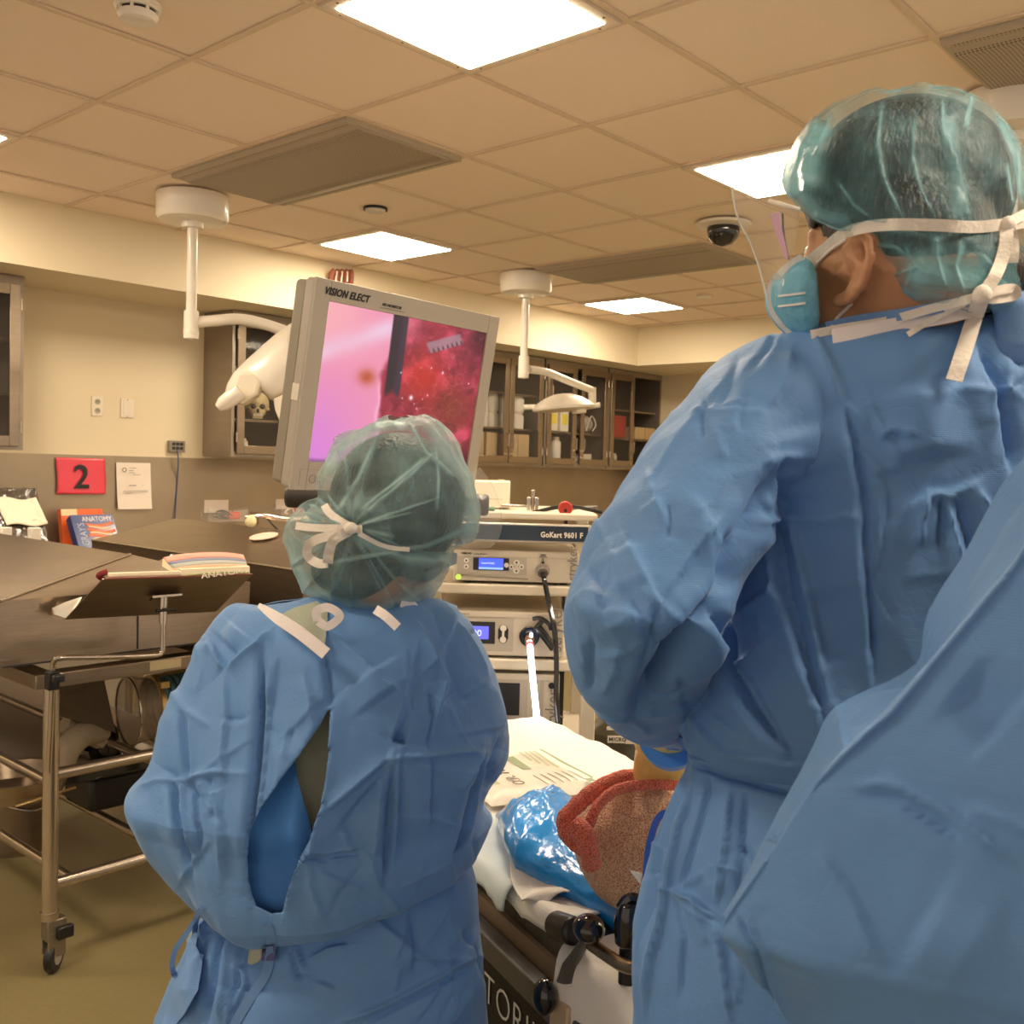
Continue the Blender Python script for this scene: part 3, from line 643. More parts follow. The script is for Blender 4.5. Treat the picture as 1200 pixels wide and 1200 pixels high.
m = MB(); m.box(at(61,797,'y',D0+.03), (.03,.03,.05)); m.box(at(68,795,'y',D0), (.03,.02,.02)); m.build('clamp_block', BLACK, t, world=True, bevel=.004)
# tilted tray: seen from below/front; lower edge towards the camera's left
q = [at(76,725,'y',2.71), at(253,716,'y',2.71), at(296,672,'y',2.52), at(120,678,'y',2.52)]
nrm = (q[1]-q[0]).cross(q[3]-q[0]).normalized()
m = MB(); m.prism(q, nrm*.0025); m.build('tray', STEEL, t, world=True, smooth=False)
e = (q[1]-q[0]).normalized(); up = Vector((0,0,1)); fr = Vector((0,-1,0))
lip = [q[0], q[0]+up*.012-e*.03, q[0]+up*.03-e*.035, q[0]+up*.045+e*.0, q[0].lerp(q[3],.12)+up*.045+e*.03, q[0].lerp(q[3],.14)]
m = MB(); m.prism(lip, e*.004+fr*.003); m.build('page_lip', mat('bright_steel_lip', (.85,.78,.66), .3, .6), t, world=True)
# open book on the tray with colour banded page edge
def tq(u, v, h=0): return q[0].lerp(q[1], u).lerp(q[3].lerp(q[2], u), v) + nrm*(-h if nrm.z < 0 else h)
t = thing('open_book', 'thick open textbook on the book stand, page edges banded pink, blue and green', 'book', tq(.5,.8))
COVB = mat('dark_red_cover', (.22,.02,.02), .4)
m = MB(); m.prism([at(122,679,'y',2.495),at(294,674,'y',2.495),at(294,674,'y',2.66),at(122,679,'y',2.66)], Vector((0,0,.003))); m.build('cover', COVB, t, world=True)
PG = mat('page_block', (.88,.76,.56), .8)
m = MB(); m.prism([at(126,677,'y',2.50),at(212,674,'y',2.50),at(212,674,'y',2.60),at(126,677,'y',2.60)], Vector((0,0,.013))); m.build('page_block', PG, t, world=True, bevel=.003)
# right page block: banded thick wedge
bands = [('band_green',(.42,.46,.22)), ('band_peach',(.80,.45,.30)), ('band_grey',(.48,.50,.45)), ('band_blue',(.28,.30,.42)), ('band_pink',(.85,.42,.33))]
a_, b_ = at(212,676,'y',2.50), at(293,672,'y',2.50)
hh = [.0,.014,.026,.036,.043,.058]
for k, (nm, c) in enumerate(bands):
    m = MB()
    def f(u, v, k=k):
        p = a_.lerp(b_, u); rise = .35+.65*min(1, u*4) if True else 1
        z = (hh[k]+(hh[k+1]-hh[k])*v)
        return p + Vector((-.035*(1-u)*(z/.058)*1, .035*(z/.058), z*(1-.12*abs(2*u-1)**3)+.004*math.sin(PI*u)))
    m.sheet(f, 24, 4); m.build('page_band', mat(nm, c, .8, nz=.08, nscale=60, stretch=(.3,.3,9)), t, world=True, solid=.002)
m = MB(); m.prism([a_+Vector((0,.002,0)), b_+Vector((0,.002,0)), b_+Vector((0,.10,.02)), a_+Vector((0,.10,.02))], Vector((0,0,.02))); m.build('page_block', PG, t, world=True)
text('cover_title', 'ANATOMY', .022, frame(at(236,678,'y',2.49), (1,0,.05), (0,.2,1)), PLAST, t, world=True, sx=1.4)
MB().tube(rope([tq(.03,.9,.01), tq(.0,.95,.016), tq(.04,1.0,.02)]), .008, 8).build('red_ribbon', COVB, t, world=True)

# steel bucket and blue-green coiled hose hanging at the table end
CG = mat('brown_glass_steel', (.42,.33,.24), .18, .85, nz=.2, nscale=5)
TEAL = mat('teal_hose', (.10,.24,.28), .25, nz=.2, coat=.4); BRS = mat('brass', (.60,.44,.20), .3, .9)
A = at(165,832,'y',2.98); Bx = at(215,815,'y',3.0)
axv = Vector((.95,-.12,.02)).normalized()
t = thing('work_light', 'round steel and glass hooded lamp lying on the lower shelf with teal coiled hose', 'lamp', A+Vector((0,0,-.13)))
Q = frame(A, Vector((0,0,1)), axv.cross(Vector((0,0,1))).normalized()); zx = Q.to_3x3() @ Vector((0,0,1))
Q = Matrix.Translation(A-axv*.04) @ axv.to_track_quat('Z','Y').to_matrix().to_4x4()
MB().lathe([(.104,0),(.106,.0),(.106,.008),(.103,.012),(.098,.09),(.088,.10)], 40, Q).build('hood', mat('brown_clear_plastic', (.38,.28,.18), .08, alpha=.55, spec=.9), t, world=True)
MB().lathe([(.104,-.002),(.110,-.002),(.110,.003),(.104,.003)], 40, Q).build('rim', TUBE, t, world=True)
m = MB()
for k in range(7): m.lathe([(.085,.0),(.098,.004),(.102,.012),(.098,.020),(.085,.024)], 32, Q @ Matrix.Translation((0,0,.085+.024*k)))
m.build('coiled_hose', TEAL, t, world=True)
m = MB()
m.lathe([(.098,.07),(.106,.072),(.106,.088),(.098,.09)], 32, Q)
for w in (.3, 1.6, 3.0, 5.6): m.tube([Q @ Vector((.106*math.cos(w),.106*math.sin(w),.08)), Q @ Vector((.112*math.cos(w+.15),.112*math.sin(w+.15),.16)), Q @ Vector((.105*math.cos(w),.105*math.sin(w),.25))], .005, 6)
for w in (2.2, 3.6, 4.4): m.box(Q @ Vector((.106*math.cos(w),.106*math.sin(w),.09)), (.03,.02,.02))
m.build('brass_clamps', BRS, t, world=True)
# things under the table
t = thing('steel_bucket', 'brushed steel bucket on the floor under the near table at the left edge', 'bucket', (1.35,3.65,0))
t.location = at(20,990,'z',0.0); t.matrix_basis = Matrix.Translation(t.location)
MB().lathe([(0,.003),(.13,.0),(.15,.26),(.156,.262),(.146,.262),(.126,.01),(0,.01)], 40).build('body', STEEL, t)
MB().tube(rope([(-.15,0,.24),(-.1,-.1,.2),(0,-.16,.17),(.1,-.1,.2),(.15,0,.24)]), .004, 6).build('handle', TUBE, t)
t = thing('steel_basin', 'shallow steel basin on the frame shelf at the left edge', 'basin', (0,0,0))
c = at(18,925,'y',3.05); t.location = c; t.matrix_basis = Matrix.Translation(c)
MB().lathe([(0,-.01),(.13,-.01),(.15,.05),(.156,.052),(.14,.05),(.12,.0),(0,.0)], 40).build('bowl', STEEL, t)
MB().tube([(-.06,-.15,.0),(.12,-.13,.01)], .004, 6).build('latch_rod', BRS, t)
LT = mat('tan_cloth', (.34,.27,.19), .9, nz=.2, bump=.3)
MB().box2((1.25,3.2,.44), (1.9,4.6,.47)).build('under_shelf', STEELD, t1, world=True)
c = at(98,830,'y',3.05)
t = thing('dark_panel', 'dark tilted splash panel hanging under the near table', 'panel', c)
m = MB(); m.prism([at(58,805,'y',3.0),at(121,792,'y',3.0),at(136,859,'y',3.05),at(66,838,'y',3.05)], (0,.01,0)); m.build('sheet', mat('bronze_panel', (.13,.10,.07), .5, .4), t, world=True)
c = at(100,880,'y',3.1)
t = thing('folded_cloth', 'crumpled tan cloth and black bag on the shelf under the near table', 'cloth', c)
m = MB(); m.tube(rope([at(70,905,'y',3.05),at(78,880,'y',3.05),at(95,862,'y',3.06),at(118,856,'y',3.1)]), [.04]*25, 10); m.build('cloth', LT, t, world=True, ang=80)
m = MB(); m.tube(rope([at(75,848,'y',3.1),at(95,858,'y',3.1),at(120,868,'y',3.1)]), [.03]*17, 10); m.build('cloth', LT, t, world=True)
t = thing('black_bag', 'shiny black bag bulging on the shelf under the near table', 'bag', at(120,900,'y',3.1))
m = MB(); m.ball(at(124,872,'y',3.12), (.055,.05,.07)); m.ball(at(106,868,'y',3.12), (.035,.03,.035)); m.box(at(118,896,'y',3.12), (.36,.12,.06)); m.build('bag', BLACKG, t, world=True, bevel=.01)
t = thing('black_equipment_case', 'black boxy case under the rail of the near table', 'case', at(150,915,'y',3.2))
m = MB(); m.box(at(150,912,'y',3.25), (.36,.2,.12)); m.build('case', BLACK, t, world=True, bevel=.02)

# ------------------------------------------------------------ monitor
MK = 1.26
MC = EYE + (Vector((1.255,1.3911,1.5728))-EYE)*MK; MW, MH = .46*MK, .3551*MK
def eul(a, b, c): return Matrix.Rotation(c,4,'Z') @ Matrix.Rotation(b,4,'Y') @ Matrix.Rotation(a,4,'X')
MM = Matrix.Translation(MC) @ eul(.1523,.0141,.0326)      # local x right, z up, -y towards the viewer
t = thing('surgical_monitor', 'tilted taupe monitor showing a pink endoscope picture, above the capped woman', 'monitor', M=MM)
w, h = MW/2, MH/2
def rrect(w, h, r, n=6):
    P = []
    for cx, cz, a0 in ((w-r,h-r,0),(-w+r,h-r,PI/2),(-w+r,-h+r,PI),(w-r,-h+r,3*PI/2)):
        for k in range(n+1): a = a0+PI/2*k/n; P.append((cx+r*math.cos(a), cz+r*math.sin(a)))
    return P
sx0, sx1, sz0, sz1 = -w+.0385*MK*.82, w-.0385*MK*.78, -h+.062*MK*.80, h-.043*MK*.82
m = MB(); P = rrect(w, h, .012)
m.prism([(x,0.006,z) for x, z in P], (0,.030,0)); m.build('shell', TAUPE, t, bevel=.004)
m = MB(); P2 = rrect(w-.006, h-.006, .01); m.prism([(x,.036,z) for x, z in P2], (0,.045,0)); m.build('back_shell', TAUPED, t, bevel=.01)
m = MB()
m.box2((-w,0,-h), (sx0,.008,h)); m.box2((sx1,0,-h), (w,.008,h)); m.box2((sx0,0,-h), (sx1,.008,sz0)); m.box2((sx0,0,sz1), (sx1,.008,h)); m.build('bezel', TAUPE, t, smooth=False, bevel=.0015)
m = MB(); m.box2((-w-.002,.012,-.035), (-w+.001,.034,.0)); m.cyl((-w-.003,.023,-.018), (-w,.023,-.018), .003, n=8); m.build('side_latch', PLAST, t)
m = MB(); m.box2((-w*.25,.008,h-.0005), (-w*-.05,.02,h+.002)); m.build('top_strip', PLAST, t)
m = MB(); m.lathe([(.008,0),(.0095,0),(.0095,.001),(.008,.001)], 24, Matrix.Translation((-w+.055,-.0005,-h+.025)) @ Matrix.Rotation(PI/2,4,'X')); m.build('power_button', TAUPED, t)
m = MB()
for a_, b_ in (((-w+.02,-h+.045),(sx0+.06,-h+.0455)), ((-w+.02,-h+.008),(-w+.0205,-h+.045))): m.box2((a_[0],-.0006,a_[1]), (b_[0],0,b_[1]))
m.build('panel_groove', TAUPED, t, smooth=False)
text('brand_lettering', 'VISION ELECT', .0215, frame((-w+.022,-.001,h-.031), (1,0,0), (0,0,1)), INK, t, shear=.3, sx=.86, bold=.0006)
text('brand_lettering', 'HD-MONITOR', .009, frame((-w+.035+.150,-.001,h-.031), (1,0,0), (0,0,1)), INK, t, shear=.3)
m = MB(); m.box2((-w+.18,-.0006,h-.036), (-w+.255,0,h-.0352)); m.build('brand_underline', INK, t, smooth=False)
# endoscope picture as coloured points of a fine screen mesh
NXs, NZs = 220, 170
uu, vv = np.meshgrid(np.linspace(0,1,NXs), np.linspace(0,1,NZs))      # v = 1 top
def vnoise(x, y, sc, seed, octv=4):
    r = np.random.RandomState(seed); out = 0; amp = 1; tot = 0
    for o in range(octv):
        n = int(sc*2**o)+3; gph = r.rand(n+2, n+2); X = np.clip(x,0,1)*(n-1); Y = np.clip(y,0,1)*(n-1)
        i = X.astype(int); j = Y.astype(int); fx = X-i; fy = Y-j; fx = fx*fx*(3-2*fx); fy = fy*fy*(3-2*fy)
        out = out+amp*((gph[j,i]*(1-fx)+gph[j,i+1]*fx)*(1-fy)+(gph[j+1,i]*(1-fx)+gph[j+1,i+1]*fx)*fy); tot += amp; amp *= .55
    return out/tot
def mixc(a, b, k): k = np.clip(k,0,1)[...,None]; return a*(1-k)+np.array(b)*k
ss = lambda a, b, x: (lambda t: t*t*(3-2*t))(np.clip((x-a)/(b-a),0,1))
wob = vnoise(uu, vv, 5, 11)-.5
img = np.zeros((NZs,NXs,3))+np.array((.91,.56,.68))
img = mixc(img, (.84,.50,.82), ss(.75,.0,vv)*ss(.45,0,uu)*1.0)
img = mixc(img, (.97,.76,.68), ss(.55,1.0,vv+wob*.3)*ss(.3,0,uu))
img = mixc(img, (.90,.88,.96), np.exp(-((vv-(.70+.55*uu)+wob*.06)/.075)**2)*ss(.5,.3,uu))
img = mixc(img, (.93,.60,.70), .6*ss(.5,.75,vv)*ss(.5,.2,uu))
img = mixc(img, (.70,.30,.16), np.exp(-(((uu-.27)/.05)**2+((vv-.57)/.05)**2))*.9)
edge = .40-.06*(1-vv)+wob*.06+.02*np.sin(9*vv)
rt = ss(-.02,.03,uu-edge)
red = np.zeros_like(img)+np.array((.60,.16,.24))
n1 = vnoise(uu, vv, 6, 3); n2 = vnoise(uu+0*vv, vv, 14, 5)
red = mixc(red, (.88,.30,.42), ss(.5,.8,n1)); red = mixc(red, (.36,.08,.16), ss(.5,.85,n2)*.6)
red = mixc(red, (.80,.16,.12), np.exp(-(((uu-.62)/.14)**2+((vv-.62)/.16)**2))*.7)
red = mixc(red, (.45,.20,.10), np.exp(-(((uu-.83)/.14)**2+((vv-.42)/.14)**2))*.6)
red = mixc(red, (.22,.04,.12), ss(.72,1.0,uu)*ss(.6,1.0,vv)*.8); red = mixc(red, (.28,.03,.10), ss(.72,1,uu)*ss(.3,.0,vv)*.9)
red = mixc(red, (.88,.45,.55), ss(.72,1,vv)*ss(.62,.46,uu)*.8)
red = mixc(red, (.92,.40,.58), ss(.5,.2,uu-.25*vv)*ss(.35,.1,vv)*.8)
fib = np.abs(vnoise(uu*.9+.1*vv, vv, 9, 21, 3)-.5); red = mixc(red, (.85,.50,.42), ss(.03,.0,fib)*.28*ss(.45,.6,uu))
fib = np.abs(vnoise(vv, uu, 13, 33, 3)-.5); red = mixc(red, (.95,.70,.70), ss(.014,.0,fib)*.22)
img = img*(1-rt[...,None])+red*rt[...,None]
img = mixc(img, (1.0,.72,.84), np.exp(-((uu-edge)/.012)**2)*ss(.62,.5,vv)*.8)
rod = ss(.052,.040,np.abs(uu-(.425+.012*(1-vv))))*ss(.47,.54,vv+.9*np.abs(uu-.43)); img = mixc(img, (.17,.12,.17), rod)
img = mixc(img, (.30,.22,.30), rod*ss(.42,.455,uu)*.5)
gx = (uu-.70)*.90+(vv-.86)*.44; gy = -(uu-.70)*.44+(vv-.86)*.9
jaw = ss(.13,.11,np.abs(gx-.03))*ss(.045,.03,np.abs(gy)); img = mixc(img, (.62,.52,.56), jaw*.8); img = mixc(img, (.25,.15,.17), jaw*ss(.2,.8,np.sin(gx*190))*ss(0,-.03,gy))
for (a_, b_, s_) in ((.555,.47,.012),(.66,.50,.004),(.50,.46,.004),(.63,.47,.003),(.60,.40,.004),(.93,.62,.004),(.47,.63,.004),(.74,.67,.006),(.66,.69,.004),(.58,.43,.003)): img = mixc(img, (1,.96,.98), np.exp(-(((uu-a_)/s_)**2+((vv-b_)/(s_*1.4))**2))*1.0)
img = mixc(img, (.35,.25,.40), ss(.03,.0,vv)*.6)
me = bpy.data.meshes.new('screen')
X = sx0+(sx1-sx0)*uu; Z = sz0+(sz1-sz0)*vv
V = np.stack([X, np.full_like(X, .0055), Z], -1).reshape(-1,3)
F = [(j*NXs+i, j*NXs+i+1, (j+1)*NXs+i+1, (j+1)*NXs+i) for j in range(NZs-1) for i in range(NXs-1)]
me.from_pydata(V.tolist(), [], F); ca = me.color_attributes.new('picture', 'FLOAT_COLOR', 'POINT')
lin = np.where(img <= .04045, img/12.92, ((img+.055)/1.055)**2.4)
ca.data.foreach_set('color', np.concatenate([lin.reshape(-1,3), np.ones((NXs*NZs,1))], 1).astype(np.float32).ravel())
o = bpy.data.objects.new('screen', me); COL.objects.link(o); o.parent = t
sm = bpy.data.materials.new('monitor_picture'); sm.use_nodes = True; nt = sm.node_tree; b = nt.nodes['Principled BSDF']
vc = nt.nodes.new('ShaderNodeVertexColor'); vc.layer_name = 'picture'
b.inputs['Base Color'].default_value = (.02,.02,.02,1); b.inputs['Roughness'].default_value = .35; nt.links.new(vc.outputs['Color'], b.inputs['Emission Color']); b.inputs['Emission Strength'].default_value = .95
me.materials.append(sm)
# arm and grip bar below the monitor
MB().cyl((0,.08,0), (0,.16,0), .05).build('mount_hub', BLACK, t)
# ------------------------------------------------------------ equipment cart
CD = 2.98
def cl(px, py, D=CD):          # cart-plane point
    return dep(px, py, D)
KX = Vector((math.sin(YAW), -math.cos(YAW), 0)); KY = Vector((math.cos(YAW), math.sin(YAW), 0))
CO = cl(610,700); CO.z = 0
CMx = Matrix(((KX.x,KY.x,0,CO.x),(KX.y,KY.y,0,CO.y),(0,0,1,0),(0,0,0,1)))
CI = CMx.inverted()
def cp(px, py, D=CD): return CI @ dep(px, py, D)
t = thing('equipment_cart', 'beige video cart lettered GoKart 9601 F with shelves and uprights', 'cart', M=CMx)
CART = t; CARTM = mat('cart_enamel', (.72,.64,.50), .4, nz=.02)
xL = cp(500,700).x-.03; xR = cp(697,700).x
ztop = cp(620,604).z
m = MB(); a_ = cp(692,600); m.box2((xL,-.02,cp(600,606).z-.004), (cp(700,600).x,.50,cp(600,604).z+.012)); m.build('top_shelf', CARTM, t, bevel=.006)
zf1, zf0 = cp(600,612).z, cp(600,634).z
MB().box2((xL,-.035,zf0), (cp(692,620).x,.0,zf1)).build('front_fascia', mat('fascia_grey', (.55,.50,.42), .35, .3), t, bevel=.004)
MB().box2((xL+.01,-.038,zf0+.006), (cp(688,620).x,-.034,zf1-.006)).build('name_band', mat('slate_band', (.025,.04,.06), .25, coat=.4), t)
text('cart_lettering', 'GoKart 9601 F', .0215, frame((cp(633,628).x,-.039,cp(633,628).z), (1,0,0), (0,0,1)), WHITE, t, sx=.86, bold=.0008)
def shelf(pyt, pyb, yf=-.03):
    z1, z0 = cp(600,pyt).z, cp(600,pyb).z
    MB().box2((xL,yf,z0), (cp(697,690).x,.5,z1)).build('shelf', CARTM, t, bevel=.006)
    m = MB(); [m.cyl((cp(xx,690).x,yf+.03,z1), (cp(xx,690).x,yf+.03,z1+.0012), .005, n=10) for xx in (520,650,672,683,690)]; m.build('shelf_holes', INK, t); return z1
zs1 = shelf(684,696); zs2 = shelf(771,784)
zs3 = cp(600,880).z
MB().box2((xL,-.03,zs3-.04), (cp(697,690).x,.5,zs3)).build('shelf', CARTM, t, bevel=.006)
for x0, x1, y0, y1 in ((cp(681,800).x,cp(698,800).x,-.03,.03), (cp(681,800).x,cp(698,800).x,.46,.5), (xL,xL+.04,-.03,.03), (xL,xL+.04,.46,.5)):
    MB().box2((x0,y0,.12), (x1,y1,zs2 if y0 < 0 else ztop)).build('upright', CARTM, t, bevel=.004)
m = MB(); m.box2((cp(668,700).x,.44,zs2), (cp(672,700).x,.5,ztop)); m.box2((cp(660,800).x,.3,zs3), (cp(668,800).x,.34,zs2)); m.build('back_brackets', BLACK, t)
MB().box2((xL,-.03,.08), (cp(697,690).x,.5,.14)).build('base', CARTM, t, bevel=.01)
for x in (xL+.05, cp(690,690).x-.03):
    for y in (.03, .44): MB().cyl((x-.015,y,.045), (x+.015,y,.045), .045, n=24).build('caster', BLACK, t)
# grip bar and monitor post
MB().cyl(cp(335,582,2.62), cp(573,592,2.62), .028).build('grip_bar', mat('dark_rubber_grip', (.035,.025,.02), .45), t, bevel=.008)
m = MB()
for px in (358, 530): m.cyl(cp(px,590,2.62), cp(px,592,2.62)+Vector((0,.35,-.12)), .012)
m.build('grip_brackets', BLACK, t)
mb_ = CI @ (MC+Vector((0,.16,0)))
MB().tube([mb_, mb_+Vector((0,.12,-.03)), Vector((mb_.x,.35,ztop+.15)), Vector((mb_.x,.38,.14))], .028, 16).build('monitor_post', TAUPE, t)
def unit(name, lab, px0, px1, py0, py1, zb, yf=-.02, dpt=.36):
    x0, x1 = cp(px0,py0).x, cp(px1,py0).x; h = cp(600,py0).z-cp(600,py1).z
    t = thing(name, lab, 'medical device', M=CMx @ Matrix.Translation((x0,yf,zb+.008)), group=None)
    w = x1-x0
    MB().box2((0,0,0), (w,dpt,h)).build('housing', BEIGE, t, bevel=.004)
    m = MB(); [m.cyl((x,y,-.008), (x,y,0), .012, n=12) for x in (.04,w-.04) for y in (.04,dpt-.04)]; m.build('feet', BLACK, t)
    MB().box2((.004,-.003,h-.018), (w-.004,.0,h-.003)).build('top_bevel', BEIGE, t, bevel=.002)
    return t, w, h
def R2(t, name, x0, z0, x1, z1, m, d=.002, y=-.001, bev=0): return MB().box2((x0,y-d,z0), (x1,y,z1)).build(name, m, t, bevel=bev)
PANELG = mat('instrument_panel', (.50,.44,.36), .4); BLUE = mat('blue_lcd', (.02,.03,.4), .4, emit=(.05,.09,1), es=1.6); BLUEL = mat('blue_lcd_pale', (.1,.2,.6), .4, emit=(.25,.42,1), es=1.2)
LCDT = mat('lcd_letters', (.5,.6,.9), .4, emit=(.55,.65,1), es=1.0)
t, w, h = unit('camera_control_unit', 'beige camera control unit with a blue screen on the upper cart shelf', 532, 678, 644, 680, zs1)
R2(t,'control_panel',.012,h*.22,w*.585,h*.80,PANELG)
m = MB(); m.prism([(.008,-.0045,h*.16),(w*.6,-.0045,h*.08),(w*.6,-.0045,h*.12),(.008,-.0045,h*.2)], (0,.003,0)); m.build('accent_line', TAUPED, t)
R2(t,'display_bezel',w*.16,h*.36,w*.445,h*.76,INK,.004); R2(t,'display',w*.205,h*.46,w*.40,h*.745,BLUE,.005); R2(t,'display_footer',w*.205,h*.39,w*.40,h*.455,BLUEL,.005)
text('display_text', 'Laparoscopy', .0085, frame((w*.225,-.0075,h*.57), (1,0,0), (0,0,1)), LCDT, t, sx=.9)
def disc(mb, x, z, r, y=-.003, d=.004): mb.cyl((x,y,z), (x,y-d,z), r, n=18)
m = MB(); [disc(m,x*w,z*h,.007) for x, z in ((.105,.66),(.105,.46),(.425,.54),(.465,.49))]; disc(m,w*.505,h*.62,.0095); disc(m,w*.505,h*.38,.0095); disc(m,w*.545,h*.5,.0075); m.box((w*.505,-.005,h*.5), (.008,.004,h*.2)); m.build('buttons', WHITE, t)
m = MB(); [disc(m,x*w,z*h,.0028,-.0065,.002) for x, z in ((.105,.66),(.105,.46),(.465,.49),(.505,.64),(.505,.36),(.545,.5))]; m.build('button_marks', INK, t)
m = MB(); disc(m,w*.045,h*.12,.0085); m.build('power_lamp', mat('green_led', (.3,.4,.05), .3, emit=(.6,.75,.12), es=.8), t)
text('maker_lettering', '1488 HD', .008, frame((w*.06,-.004,h*.86), (1,0,0), (0,0,1)), INK, t, sx=1.0, bold=.0003); text('maker_lettering', '3-Chip Camera', .006, frame((w*.165,-.004,h*.86), (1,0,0), (0,0,1)), INK, t)
text('side_lettering', 'stryker', .042, frame((w*.985,-.004,h*.10), (0,0,1), (-1,0,0)), GREYINK, t, sx=.82)
m = MB(); disc(m,w*.715,h*.40,.021,-.002,.010); m.build('socket_ring', TUBE, t); m = MB(); disc(m,w*.715,h*.36,.015,-.01,.03); m.build('camera_plug', mat('plug_grey', (.12,.10,.08), .4), t, bevel=.003)
m = MB(); m.box((w*.715,-.003,h*.72), (.002,.002,h*.14)); m.prism([(w*.715-.006,-.002,h*.68),(w*.715+.006,-.002,h*.68),(w*.715,-.002,h*.58)], (0,-.002,0)); m.box((w*.715,-.003,h*.9), (.016,.002,.003)); m.box((w*.715,-.003,h*.84), (.022,.002,.002)); m.build('socket_symbol', INK, t)
u1 = t; sock = CMx.inverted() @ full(t) @ Vector((w*.715,-.04,h*.34))
t, w, h = unit('light_source_unit', 'beige endoscopic light source with a glowing fibre cable on the second cart shelf', 514, 661, 716, 768, zs2, dpt=.4)
R2(t,'control_panel',.018,h*.10,w*.60,h*.84,PANELG); R2(t,'display_bezel',w*.155,h*.27,w*.455,h*.76,INK,.004); R2(t,'display',w*.205,h*.37,w*.405,h*.66,mat('violet_lcd', (.06,.06,.35), .4, emit=(.12,.12,.75), es=1.3),.005)
text('display_text', '100', .026, frame((w*.235,-.0075,h*.44), (1,0,0), (0,0,1)), LCDT, t, sx=1.1)
m = MB(); disc(m,w*.52,h*.61,.0125,-.002,.003); disc(m,w*.52,h*.38,.0125,-.002,.003); m.box((w*.52,-.0035,h*.5), (.03,.003,.03)); m.build('button_surround', INK, t)
m = MB(); disc(m,w*.52,h*.63,.0095); disc(m,w*.52,h*.37,.0095); m.box((w*.52,-.005,h*.5), (.007,.004,h*.2)); m.build('buttons', WHITE, t)
text('maker_lettering', 'X8000', .009, frame((w*.05,-.004,h*.91), (1,0,0), (0,0,1)), INK, t, sx=1.3, bold=.0003); text('maker_lettering', 'Light Source', .006, frame((w*.165,-.004,h*.91), (1,0,0), (0,0,1)), INK, t)
text('side_lettering', 'stryker', .060, frame((w*.985,-.004,h*.12), (0,0,1), (-1,0,0)), GREYINK, t, sx=.80)
lx, lz = w*.728, h*.46
m = MB(); disc(m,lx,lz,.030,-.002,.012); m.build('cable_port', BLACKG, t, bevel=.003); m = MB(); disc(m,lx,lz-.004,.013,-.014,.03); m.build('port_collar', mat('copper_collar', (.45,.22,.13), .35, .7), t)
m = MB(); disc(m,lx+.005,lz+.008,.0045,-.014,.032); m.build('leaking_light', mat('leak_white', (1,1,1), .4, emit=(1,1,1), es=6), t)
m = MB(); m.cyl((lx+.02,-.02,lz+.035), (lx+.072,-.03,lz-.03), .012, n=14); m.build('jaw_handle', BLACK, t, bevel=.002)
m = MB(); m.tube(rope([(lx+.008,-.025,lz+.055),(lx+.03,-.03,lz+.058),(lx+.055,-.028,lz+.042),(lx+.062,-.02,lz+.025)]), .006, 8); m.tube([(lx+.015,-.02,lz+.02),(lx+.035,-.025,lz+.05)], .008, 8); m.build('jaw_lever', BLACK, t)
LP = full(t) @ Vector((lx,-.04,lz-.012))
# third device
z3 = zs3
t, w, h = unit('recorder_unit', 'third beige device low on the cart with a dark screen and a round black button', 540, 656, 790, 878, z3, dpt=.4)
R2(t,'screen_bezel',w*.10,h*.40,w*.68,h*.93,PANELG); R2(t,'display',w*.12,h*.45,w*.60,h*.88,INK,.004); R2(t,'slot_cover',w*.80,h*.3,w*.84,h*.93,PANELG)
m = MB(); disc(m,w*.92,h*.86,.0095); m.build('round_button', BLACK, t)
text('side_lettering', 'stryker', .060, frame((w*1.0,-.004,h*.18), (0,0,1), (-1,0,0)), GREYINK, t, sx=.80)
# glowing fibre cable and black camera cable
pts = [LP, cl(621,756,CD-.12), cl(623,780,CD-.14), cl(626,810,CD-.16), cl(629,840,CD-.22), cl(632,870,CD-.3)]
t = thing('fibre_light_cable', 'glowing white fibre optic cable hanging from the light source', 'cable', LP)
MB().tube(rope(pts), .0088, 12).build('glowing_sleeve', mat('glowing_fibre', (1,1,1), .4, emit=(.93,.94,1.0), es=4.0), t, world=True)
MB().cyl(LP, LP.lerp(pts[1],.8), .0115).build('ferrule', mat('ferrule_tan', (.5,.33,.24), .4, .5), t, world=True)
MB().cyl(LP.lerp(pts[1],.8), LP.lerp(pts[1],1.1), .011).build('red_ring', mat('pink_ring', (.85,.2,.25), .4), t, world=True)
s0 = CMx @ sock
t = thing('camera_cable', 'black camera cable curving down past the light source to the bed', 'cable', s0)
MB().tube(rope([s0, cl(638,680,CD-.08), cl(643,705,CD-.08), cl(650,740,CD-.1), cl(652,775,CD-.1), cl(652,820,CD-.12), cl(656,870,CD-.16)]), .0078, 10).build('cord', BLACKG, t, world=True)
# on top of the cart
zt_ = cp(600,604).z+.012
t = thing('printer', 'small cream box printer on top of the cart behind the teal cap', 'printer', M=CMx @ Matrix.Translation((cp(566,590).x,.12,zt_)))
w = cp(609,590).x-cp(556,590).x; h = cp(600,578).z-zt_+.0
MB().box2((-w/2,0,.004), (w/2+.012,.25,.085)).build('housing', PLAST, t, bevel=.004); MB().box2((-w/2+.06,-.002,.03), (w/2-.01,0,.032)).build('paper_slot', TAUPE, t)
m = MB(); [m.box((x,.03,.088), (.02,.02,.006)) for x in (-.04,.05)]; m.build('lugs', PLAST, t)
t = thing('metal_clamp', 'small metal scope clamp standing on top of the cart', 'clamp', M=CMx @ Matrix.Translation((cp(624,600).x,.12,zt_)))
m = MB(); m.box((-.01,0,.02), (.012,.02,.04)); m.box((.014,0,.02), (.012,.02,.04)); m.cyl((.002,0,0), (.002,0,.062), .005); m.box((-.05,0,.012), (.09,.014,.008)); m.build('body', TUBE, t, bevel=.002)
